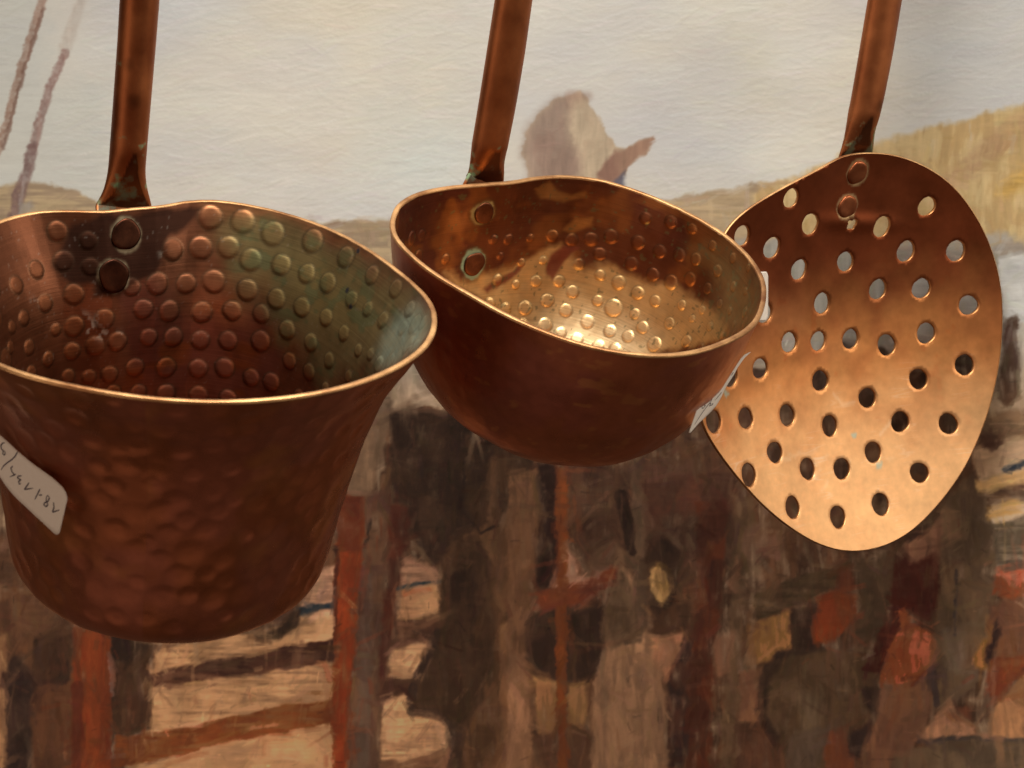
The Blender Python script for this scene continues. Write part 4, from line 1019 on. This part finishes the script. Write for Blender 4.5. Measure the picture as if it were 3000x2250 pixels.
def paint_deep_in(W, ph, S, mask, ring):
    t = StainAndReflection(W, ph, S, 11)
    c = np.ones(ph.shape + (3,)) * np.array((.25, .098, .050)) 
    c = mixc(c, (.21, .076, .050), sstep(.45, .65, t.big))
    c = mixc(c, (.25, .08, .03), sstep(.55, .75, fbm(t.x / .02, t.y / .01, 31, 3)))
    pat = np.zeros(ph.shape) + .10; rg = np.full(ph.shape, .42)
    e = np.maximum(t.m("z1_ember", .006), sstep(-.50, -.74, ph + .25 * t.n1)); c = mixc(c, (.125, .040, .017), e * .85)  # left side darkened in colour to offset the side window's reflection
    up = sstep(.32, .12, S + .2 * t.n1) * sstep(.45, .2, ph); c = mixc(c, (.13, .046, .022), up * .75)  # upper left darkened in colour to damp the gloss there
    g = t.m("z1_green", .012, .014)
    c = mixc(c, (.185, .150, .062), g * .88); pat = np.maximum(pat, g * .30); rg = rg + g * .08
    o = t.m("z1_olive", .012, .01); c = mixc(c, (.23, .175, .062), o * .6)
    dg = g * sstep(.52, .66, fbm(t.x / .010 + 5, t.y / .006, 37, 4) + .3 * t.f) * .7
    c = mixc(c, (.10, .115, .05), dg); pat = np.maximum(pat, dg * .6)
    tp = t.m("z1_tip", .008, .01)
    c = mixc(c, (.17, .20, .15), tp * .8 * (0.6 + .8 * (t.f + .5))); pat = np.maximum(pat, tp * .7); rg += tp * .12
    rb = t.m("z1_rimband", .003, .006); c = mixc(c, (.46, .20, .09), rb * .7); pat *= 1 - .6 * rb
    dk = t.m("z1_dark_refl", .0018, .006)  # dark reflection round the rivets, painted into the wall colour
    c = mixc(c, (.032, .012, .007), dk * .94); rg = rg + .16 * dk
    # dents keep more bare copper on their crowns, dirt in the crease round them
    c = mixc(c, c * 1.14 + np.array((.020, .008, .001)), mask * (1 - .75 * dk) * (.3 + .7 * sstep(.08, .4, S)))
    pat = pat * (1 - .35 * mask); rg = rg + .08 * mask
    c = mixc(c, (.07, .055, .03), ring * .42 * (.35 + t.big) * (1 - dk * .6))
    for k, a in (("z1_dust1", .9), ("z1_dust2", .8), ("z1_dust3", .6)):
        du = t.m(k, .006, .014) * sstep(.08, .2, t.f + .35 * t.n1) * a
        c = mixc(c, (.42, .38, .32), du); pat = np.maximum(pat, du * .9); rg = np.maximum(rg, .7 * du)
    sp = sstep(.31, .36, fbm(t.x / .0013, t.y / .0016, 71, 2) - .5 + .06 * t.n1)
    c = mixc(c, (.35, .31, .26), sp * .15); pat = np.maximum(pat, sp * .2)
    for (p, s) in D["sp1"]:
        q = t.spot(p, s, .0011); c = mixc(c, (.02, .02, .025), q); pat = np.maximum(pat, q * .8)
    for (p, s, r) in D["rv1"]:
        d = np.hypot(t.x - p * W.R, t.y - s * W.H * 1.1) / (r * .001) + .55 * t.n1 + .35 * t.f
        q = sstep(1.5, 1.12, d); c = mixc(c, (.38, .31, .19), q * .62); pat = np.maximum(pat, q * .4)
    return c, pat, rg


def paint_deep_out(W, ph, S, mask):
    t = StainAndReflection(W, ph, S, 12)
    c = np.ones(ph.shape + (3,)) * np.array((.50, .175, .08))
    c = mixc(c, (.44, .15, .085), sstep(.4, .65, t.big))
    c = mixc(c, (.52, .20, .08), sstep(.5, .75, fbm(t.x / .025 + 7, t.y / .02, 91, 3)))
    c = mixc(c, c * 1.15, mask)
    rg = .30 + .10 * (fbm(t.x / .01, t.y / .01, 15, 3) - .5)
    return c * .92, .10 + .14 * sstep(.4, .7, t.big), rg


def paint_shallow_in(W, ph, S, mask, ring):
    t = StainAndReflection(W, ph, S, 21)
    c = np.ones(ph.shape + (3,)) * np.array((.175, .058, .026))
    c = mixc(c, (.14, .044, .028), sstep(.45, .65, t.big))
    c = mixc(c, (.29, .105, .034), sstep(.52, .72, fbm(t.x / .014 + 3, t.y / .012, 33, 3)))
    pat = np.full(ph.shape, .08); rg = np.full(ph.shape, .40)
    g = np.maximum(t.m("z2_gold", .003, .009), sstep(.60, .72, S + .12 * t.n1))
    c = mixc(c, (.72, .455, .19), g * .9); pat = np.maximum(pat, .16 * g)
    for k in ("z2_drip1", "z2_drip2"):
        c = mixc(c, (.27, .075, .045), t.m(k, .0012, .004) * .9)
    for k in ("z2_patch", "z2_patch2"):
        c = mixc(c, (.52, .24, .07), t.m(k, .0012, .004) * .7)
    c = mixc(c, (.42, .17, .06), t.m("z2_stain", .003, .006) * .6)
    o = t.m("z2_olive", .012, .012); c = mixc(c, (.22, .145, .055), o * .75); pat = np.maximum(pat, o * .35)
    pl = t.m("z2_lamp_glow", .016, .01); c = mixc(c, (.85, .68, .42), pl * .85); pat = np.maximum(pat, pl * .35); rg += .06 * pl  # overhead lamp's pale glow painted into the wall colour
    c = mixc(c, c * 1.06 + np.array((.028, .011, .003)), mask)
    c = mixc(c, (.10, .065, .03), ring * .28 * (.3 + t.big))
    sp = sstep(.25, .33, fbm(t.x / .002, t.y / .002, 72, 2) - .5 + .12 * o + .1 * t.n1)
    c = mixc(c, (.16, .15, .07), sp * .6)
    for i, (p, s, r) in enumerate(D["rv2"]):
        d = np.hypot(t.x - p * W.R, t.y - s * W.H * 1.1) / (r * .001) + .95 * t.n1 + .5 * t.f
        q = sstep(1.75, 1.3, d)
        c = mixc(c, (.27, .37, .23) if i else (.40, .31, .13), q * .9); pat = np.maximum(pat, q * (.75 if i else .4)); rg = np.maximum(rg, .6 * q)
        q2 = sstep(2.1, 1.5, d); c = mixc(c, (.10, .07, .035), q2 * .45 * (1 - q))
    return c, pat, rg


def paint_shallow_out(W, ph, S, mask):
    t = StainAndReflection(W, ph, S, 22)
    c = np.ones(ph.shape + (3,)) * np.array((.48, .165, .08))
    c = mixc(c, (.38, .12, .075), sstep(.4, .65, t.big))
    c = mixc(c, (.60, .26, .10), sstep(.72, .78, fbm(t.x / .009 + 5, t.y / .006, 94, 3)) * .55)
    c = mixc(c, (.50, .20, .08), sstep(.8, 1, S) * .6)
    rg = .27 + .10 * (fbm(t.x / .01, t.y / .01, 16, 3) - .5)
    return c, .18 + .18 * sstep(.4, .7, t.big), rg + .04


def ladle(P, baked, rv, hkey, hu, rr, rows, pin, pout, h_in, h_out, thick, flat, label, seed, zoff):
    root = empty("copper_ladle", P)
    tag(root, label, "ladle", "hammered copper ladles")
    W = Wall(P)
    dents = all_dents(W, baked, rr, seed, rows)
    # no dents under the rivet heads
    dents = [d for d in dents if min(np.linalg.norm(W.pos(d[0], d[1]) - W.pos(p, s)) for p, s, r in rv) > .0065]
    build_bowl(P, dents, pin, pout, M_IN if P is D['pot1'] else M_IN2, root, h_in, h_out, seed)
    build_rim(P, root, M_RIM, seed)
    path, m = D[hkey]
    path = [q for q in path if q[2] > zoff]
    front = np.array(m)
    s_lo = max(s for p, s, r in rv) + .09
    plate = []
    for s in np.linspace(s_lo, .07, 9):
        plate.append(W.pos(hu, s) + W.normal(np.array(hu), np.array(s)) * .0026)
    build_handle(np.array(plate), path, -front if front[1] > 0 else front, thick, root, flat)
    for i, (p, s, r) in enumerate(rv):
        nn = -W.normal(np.array(p), np.array(s))
        rivet(W.pos(p, s, TH), nn, r * .001 * 1.08, .0007, M_RIVET_BLACK if P is D['pot1'] else M_RIVET, root, seed + i)
    return root, W


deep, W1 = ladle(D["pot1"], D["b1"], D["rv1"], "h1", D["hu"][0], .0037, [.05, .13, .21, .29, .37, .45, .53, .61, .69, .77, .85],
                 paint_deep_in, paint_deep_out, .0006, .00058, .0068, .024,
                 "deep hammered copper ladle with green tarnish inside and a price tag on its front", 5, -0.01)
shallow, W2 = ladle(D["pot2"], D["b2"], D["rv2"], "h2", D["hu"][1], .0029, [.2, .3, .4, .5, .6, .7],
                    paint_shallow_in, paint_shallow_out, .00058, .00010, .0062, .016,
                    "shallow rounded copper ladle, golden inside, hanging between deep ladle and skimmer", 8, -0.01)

# ------------------------------------------------------------------ skimmer
PS = D["sk"]
SR = np.array(PS["r"]) * .001
SG = np.linspace(-math.pi, math.pi, len(SR), endpoint=False)
for _ in range(2):
    SR = (np.roll(SR, 1) + 2 * SR + np.roll(SR, -1)) / 4


def sk_rad(u, v):
    return np.interp(np.arctan2(u, v), SG, SR, period=2 * math.pi)


def sk_z(u, v):
    """dished sheet: pushed back .013 in the middle, creased below the handle plate"""
    q = np.hypot(u, v) / sk_rad(u, v)
    z = -.017 * (1 - np.clip(q, 0, 1) ** 2)
    z = z + .0011 * np.exp(-((v - .056 + .12 * (u - .004)) / .0035) ** 2) * np.exp(-((u - .008) / .022) ** 2)
    z = z - .0016 * np.exp(-((u - .003) / .012) ** 2) * sstep(.058, .085, v)
    z = z + .0005 * (fbm(u / .03 + 30, v / .03 + 30, 5, 2) - .5)
    return z


def sk_nrm(u, v, e=.0006):
    a = np.array([2 * e, 0, float(sk_z(np.array(u + e), np.array(v)) - sk_z(np.array(u - e), np.array(v)))])
    b = np.array([0, 2 * e, float(sk_z(np.array(u), np.array(v + e)) - sk_z(np.array(u), np.array(v - e)))])
    n = np.cross(a, b)
    return n / np.linalg.norm(n)


skim = empty("copper_skimmer", PS)
tag(skim, "flat round copper skimmer pierced with holes, hanging right of the two ladles", "skimmer")


def build_disc():
    th, bev = .0015, .0003
    rg = np.random.default_rng(3)
    pts, edges = [], []
    nr = 260
    a = np.linspace(-math.pi, math.pi, nr, endpoint=False)
    R = np.interp(a, SG, SR, period=2 * math.pi) - .0004
    i0 = len(pts)
    pts += [(r * math.sin(t), r * math.cos(t)) for r, t in zip(R, a)]
    edges += [(i0 + i, i0 + (i + 1) % nr) for i in range(nr)]
    loops = []
    for (u, v, r) in D["holes"]:
        u, v, r = u * .001, v * .001, r * .001 * .97
        if np.hypot(u, v) > sk_rad(np.array(u), np.array(v)) - r - .0007:
            continue
        n = 30
        t = np.linspace(0, 2 * math.pi, n, endpoint=False)
        wob = 1 + .035 * np.cos(2 * t + rg.uniform(0, 6)) + .02 * np.cos(3 * t + rg.uniform(0, 6)) + .012 * rg.normal(size=n)
        i0 = len(pts)
        pts += [(u + (r * w + bev) * math.cos(q), v + (r * w + bev) * math.sin(q)) for q, w in zip(t, wob)]
        edges += [(i0 + i, i0 + (i + 1) % n) for i in range(n)]
        loops.append((i0, n, u, v, r, wob))
    # torn hole under the lower rivet
    u, v = D["tear"][0][0] * .001, D["tear"][0][1] * .001
    n = 22
    t = np.linspace(0, 2 * math.pi, n, endpoint=False)
    wob = np.array([1, 1.1, .95, .9, .75, .5, .45, .5, .8, 1, 1.1, .9, 1, 1.15, 1.1, .95, .8, .9, 1.05, 1.1, .9, 1.0])
    i0 = len(pts)
    pts += [(u + (.0028 * w + bev) * math.cos(q) * .9, v + (.0028 * w + bev) * math.sin(q)) for q, w in zip(t, wob)]
    edges += [(i0 + i, i0 + (i + 1) % n) for i in range(n)]
    loops.append((i0, n, u, v, .0028, wob))
    bnd = len(pts)
    g = np.arange(-.095, .0951, .0011)
    gu, gv = np.meshgrid(g, g)
    gu = gu + (np.arange(len(g))[:, None] % 2) * .00055
    gu, gv = gu.ravel(), gv.ravel()
    ok = np.hypot(gu, gv) < sk_rad(gu, gv) - .0011
    for (_, n_, u, v, r, w) in loops:
        ok &= np.hypot(gu - u, gv - v) > r + bev + .0008
    pts += list(zip(gu[ok].tolist(), gv[ok].tolist()))
    vo, eo, fo, ov, oe, of = delaunay_2d_cdt([Vector(p) for p in pts], edges, [], 0, 1e-7)
    P2 = np.array([(p[0], p[1]) for p in vo])
    T = np.array([f for f in fo if len(f) == 3])
    cen = P2[T].mean(1)
    keep = np.hypot(cen[:, 0], cen[:, 1]) < sk_rad(cen[:, 0], cen[:, 1])
    ring_in = []
    for (i0, n, u, v, r, w) in loops:
        pl = [pts[i0 + k] for k in range(n)]
        near = np.hypot(cen[:, 0] - u, cen[:, 1] - v) < r * 1.5 + .002
        idx = np.where(near)[0]
        keep[idx[poly_sd(cen[idx, 0], cen[idx, 1], pl) < 0]] = False
    T = T[keep]
    # orient up
    A = P2[T]
    cr = (A[:, 1, 0] - A[:, 0, 0]) * (A[:, 2, 1] - A[:, 0, 1]) - (A[:, 1, 1] - A[:, 0, 1]) * (A[:, 2, 0] - A[:, 0, 0])
    T[cr < 0] = T[cr < 0][:, ::-1]
    nv = len(P2)
    Zt = sk_z(P2[:, 0], P2[:, 1])
    V = [np.c_[P2, Zt], np.c_[P2, Zt - th]]
    F3 = [T, T[:, ::-1] + nv]
    F4 = []
    # map input boundary vertices to output
    mp = {}
    for k, src in enumerate(ov):
        for s in src:
            mp[s] = k
    base = 2 * nv
    for (i0, n, u, v, r, w) in loops:
        top = np.array([mp[i0 + k] for k in range(n)])
        q = P2[top]
        d = q - np.array([u, v]); L = np.linalg.norm(d, axis=1, keepdims=True)
        inn = q - d / L * bev
        z = sk_z(inn[:, 0], inn[:, 1])
        V.append(np.c_[inn, z - .00028]); V.append(np.c_[inn, z - th + .0001])
        r1 = base + np.arange(n); r2 = base + n + np.arange(n)
        base += 2 * n
        nx = lambda x: np.roll(x, -1)
        F4 += [np.stack([top, r1, nx(r1), nx(top)], -1)[:, ::-1] * 1, np.stack([r1, r2, nx(r2), nx(r1)], -1)[:, ::-1], np.stack([r2, top + nv, nx(top + nv), nx(r2)], -1)[:, ::-1]]
    V = np.concatenate(V)
    u, v = V[:, 0], V[:, 1]
    c = np.ones((len(V), 3)) * np.array((.62, .26, .085))
    n1 = fbm(u / .012 + 40, v / .012 + 40, 61, 4)
    c = mixc(c, (.57, .23, .078), sstep(.4, .7, n1))
    c = mixc(c, (.66, .30, .11), sstep(.45, .75, fbm(u / .03 + 9, v / .02 + 9, 62, 3)))
    c = mixc(c, (.62, .16, .04), sstep(.74, .80, fbm(u / .006 + 3, v / .006 + 3, 63, 3)) * .35)
    pat = np.full(len(V), .03)
    # dark reflection of the upper half painted into the colour
    top_refl = sstep(-.015, .045, v + .02 * (n1 - .5) + .1 * np.abs(u) * 0)
    c = mixc(c, (.88, .57, .29), sstep(.0, -.06, v + .02 * (n1 - .5)) * .7)  # bright reflection of the lower half, painted as paler copper
    c = mixc(c, (.20, .044, .016), top_refl * .95)
    for (x, y), rr in zip(D["verdi"], (.0016, .0014, .0016)):
        q = sstep(1.3, .7, np.hypot(u - x * .001, v - y * .001) / rr + 1.2 * (fbm(u / .001, v / .001, 64, 2) - .5))
        c = mixc(c, (.38, .46, .36), q * .8); pat = np.maximum(pat, q * .8)
    # pale scuffs
    for k in range(12):
        x0, y0 = rg.normal(-.012, .022), rg.normal(-.052, .012)
        aa = rg.uniform(-.9, .4); L = rg.uniform(.003, .014)
        cv = [(x0, y0), (x0 + L * .5 * math.cos(aa), y0 + L * .5 * math.sin(aa) + rg.normal(0, .0012)), (x0 + L * math.cos(aa + .3), y0 + L * math.sin(aa + .3))]
        near = np.hypot(u - x0, v - y0) < L + .003
        dd, _ = line_d(u[near] + .001 * (n1[near] - .5), v[near], cv)
        q = sstep(.0011, .0002, dd) * rg.uniform(.12, .3)
        c[near] = mixc(c[near], (.86, .70, .50), q)
        pat[near] = np.maximum(pat[near], q * .6)
    for (x, y) in D["rv3"]:
        dd = np.hypot((u - x * .001), (v - y * .001)) / .0047 + .25 * (n1 - .5)
        q = sstep(1.35, 1.15, dd)
        c = mixc(c, (.70, .50, .26), q * .8)
    rgh = np.clip(.53 + .10 * (n1 - .5) + .08 * sstep(-.02, -.06, v), .15, .7)
    # bright burred edges of the holes
    m = np.arange(len(V)) >= 2 * nv
    c[m] = (.60, .29, .115); rgh[m] = .45
    uvw = np.stack([u * 6, v * .6], -1)
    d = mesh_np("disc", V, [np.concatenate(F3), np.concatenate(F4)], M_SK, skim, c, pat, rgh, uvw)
    # bright edge band round the sheet
    e0 = np.array([(r * math.sin(t), r * math.cos(t)) for r, t in zip(R, a)])
    zz = sk_z(e0[:, 0], e0[:, 1])
    dr = e0 / np.linalg.norm(e0, axis=1, keepdims=True)
    prof = [(-.00008, .00012), (.00025, .0001), (.0004, -.0003), (.0004, -th + .0003), (.0002, -th - .0001), (-.00008, -th - .00012)]
    Vr = np.stack([np.c_[e0 + dr * o, zz + z] for o, z in prof])
    mesh_np("rim", Vr, quads(len(prof), nr, 0, wrap=True), M_RIM, skim)
    return d


build_disc()
hp, hm = D["h3"]
u0, v0 = D["rv3"][1][0] * .001, D["rv3"][1][1] * .001
e_ = np.array(hp[0][:3])
pl = []
for t in np.linspace(-.12, .97, 10):
    x, y = u0 + (e_[0] - u0) * t, v0 + (e_[1] - v0) * t
    pl.append((x, y, float(sk_z(np.array(x), np.array(y))) - .0044))
fr3 = np.array(hm)
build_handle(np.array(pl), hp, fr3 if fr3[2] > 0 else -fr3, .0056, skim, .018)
for i, (x, y) in enumerate(D["rv3"]):
    x, y = x * .001, y * .001
    rivet(np.array([x, y, float(sk_z(np.array(x), np.array(y)))]), sk_nrm(x, y), .0050, .0010, M_RIVET_RED, skim, 40 + i)


# ------------------------------------------------------------------ paper price tags
def paper(name, up, lo, nrm, lift, strokes, label, pen):
    up, lo, nrm = np.array(up) * .001, np.array(lo) * .001, np.array(nrm)
    nrm = nrm / np.linalg.norm(nrm)
    if nrm @ (np.array(CAM) - up.mean(0)) < 0:
        nrm = -nrm
    org = (up.mean(0) + lo.mean(0)) / 2
    axis = up[-1] - up[0]; L = np.linalg.norm(axis); axis /= L
    mid0 = (up[0] + lo[0]) / 2

    def lf(p):
        s = ((p - mid0) @ axis / L).clip(-.1, 1.2)
        return lift(s)

    def res(c, n):
        q = np.r_[0, np.cumsum(np.linalg.norm(np.diff(c, axis=0), axis=1))]
        t = np.linspace(0, q[-1], n)
        return np.stack([np.interp(t, q, c[:, k]) for k in range(3)], -1)
    n, m = 40, 9
    a, b = res(up, n), res(lo, n)
    G = np.stack([a + (b - a) * t for t in np.linspace(0, 1, m)])
    G = G + nrm * lf(G)[..., None] - org
    th = .00022
    Vt, Vb = G.reshape(-1, 3), (G - nrm * th).reshape(-1, 3)
    k = len(Vt)
    q = quads(m, n)
    ring = np.r_[np.arange(n), np.arange(1, m) * n + n - 1, (m - 1) * n + np.arange(n - 2, -1, -1), np.arange(m - 2, 0, -1) * n]
    sk = np.stack([ring, ring + k, np.roll(ring, -1) + k, np.roll(ring, -1)], -1)
    o = mesh_np(name, np.r_[Vt, Vb], [q, q[:, ::-1] + k, sk], M_PAPER)
    o.location = org
    tag(o, label, "price tag", "handwritten paper price tags")
    if strokes:
        V, F = [], []
        for s in strokes:
            p = np.array(s) * .001
            p = res(p, max(4, len(p) * 4))
            p = p + nrm * (lf(p) + .00012)[:, None] - org
            t = np.gradient(p, axis=0); t /= np.linalg.norm(t, axis=1, keepdims=True) + 1e-12
            sd = np.cross(t, nrm)
            w = pen * np.interp(np.linspace(0, 1, len(p)), [0, .15, .8, 1], [.7, 1.1, 1, .45])
            i0 = sum(len(v) for v in V)
            V.append(np.stack([p - sd * w[:, None], p + nrm * .00004, p + sd * w[:, None]], 0).reshape(-1, 3))
            F.append(quads(3, len(p), i0))
        mesh_np("handwriting", np.concatenate(V), F, M_INK, o)
    return o


paper("price_tag", D["tag1u"], D["tag1l"], D["tag1n"], lambda s: .0042 * s ** 2 + .0012 * (1 - s) ** 2 + .0004, D["tag1s"],
      "cream paper price tag with long handwritten number, stuck on the deep ladle's front", .00021)
paper("price_tag", D["tag2l"], D["tag2r"], D["tag2n"], lambda s: 0 * s, D["tag2s"],
      "narrow curled paper price tag hanging off the shallow ladle's right side, seen nearly edge on", .00011)


def sk_tag():
    p = np.array(D["sktag"]) * .001
    X, Y, Z, c = (np.array(PS[k]) for k in ("X", "Y", "Z", "c"))
    z = sk_z(p[:, 0], p[:, 1]) + .0012
    wpt = lambda i: c + X * p[i, 0] + Y * p[i, 1] + Z * z[i]
    L = np.array([wpt(0), (wpt(0) + wpt(5)) / 2, wpt(5)]) * 1000
    Rr = np.array([wpt(1), wpt(2), wpt(3), wpt(4)]) * 1000
    paper("price_tag", L, Rr, Z, lambda s: 0 * s, None, "white paper tag peeking out behind the shallow ladle's right rim, on the skimmer", 0)


sk_tag()
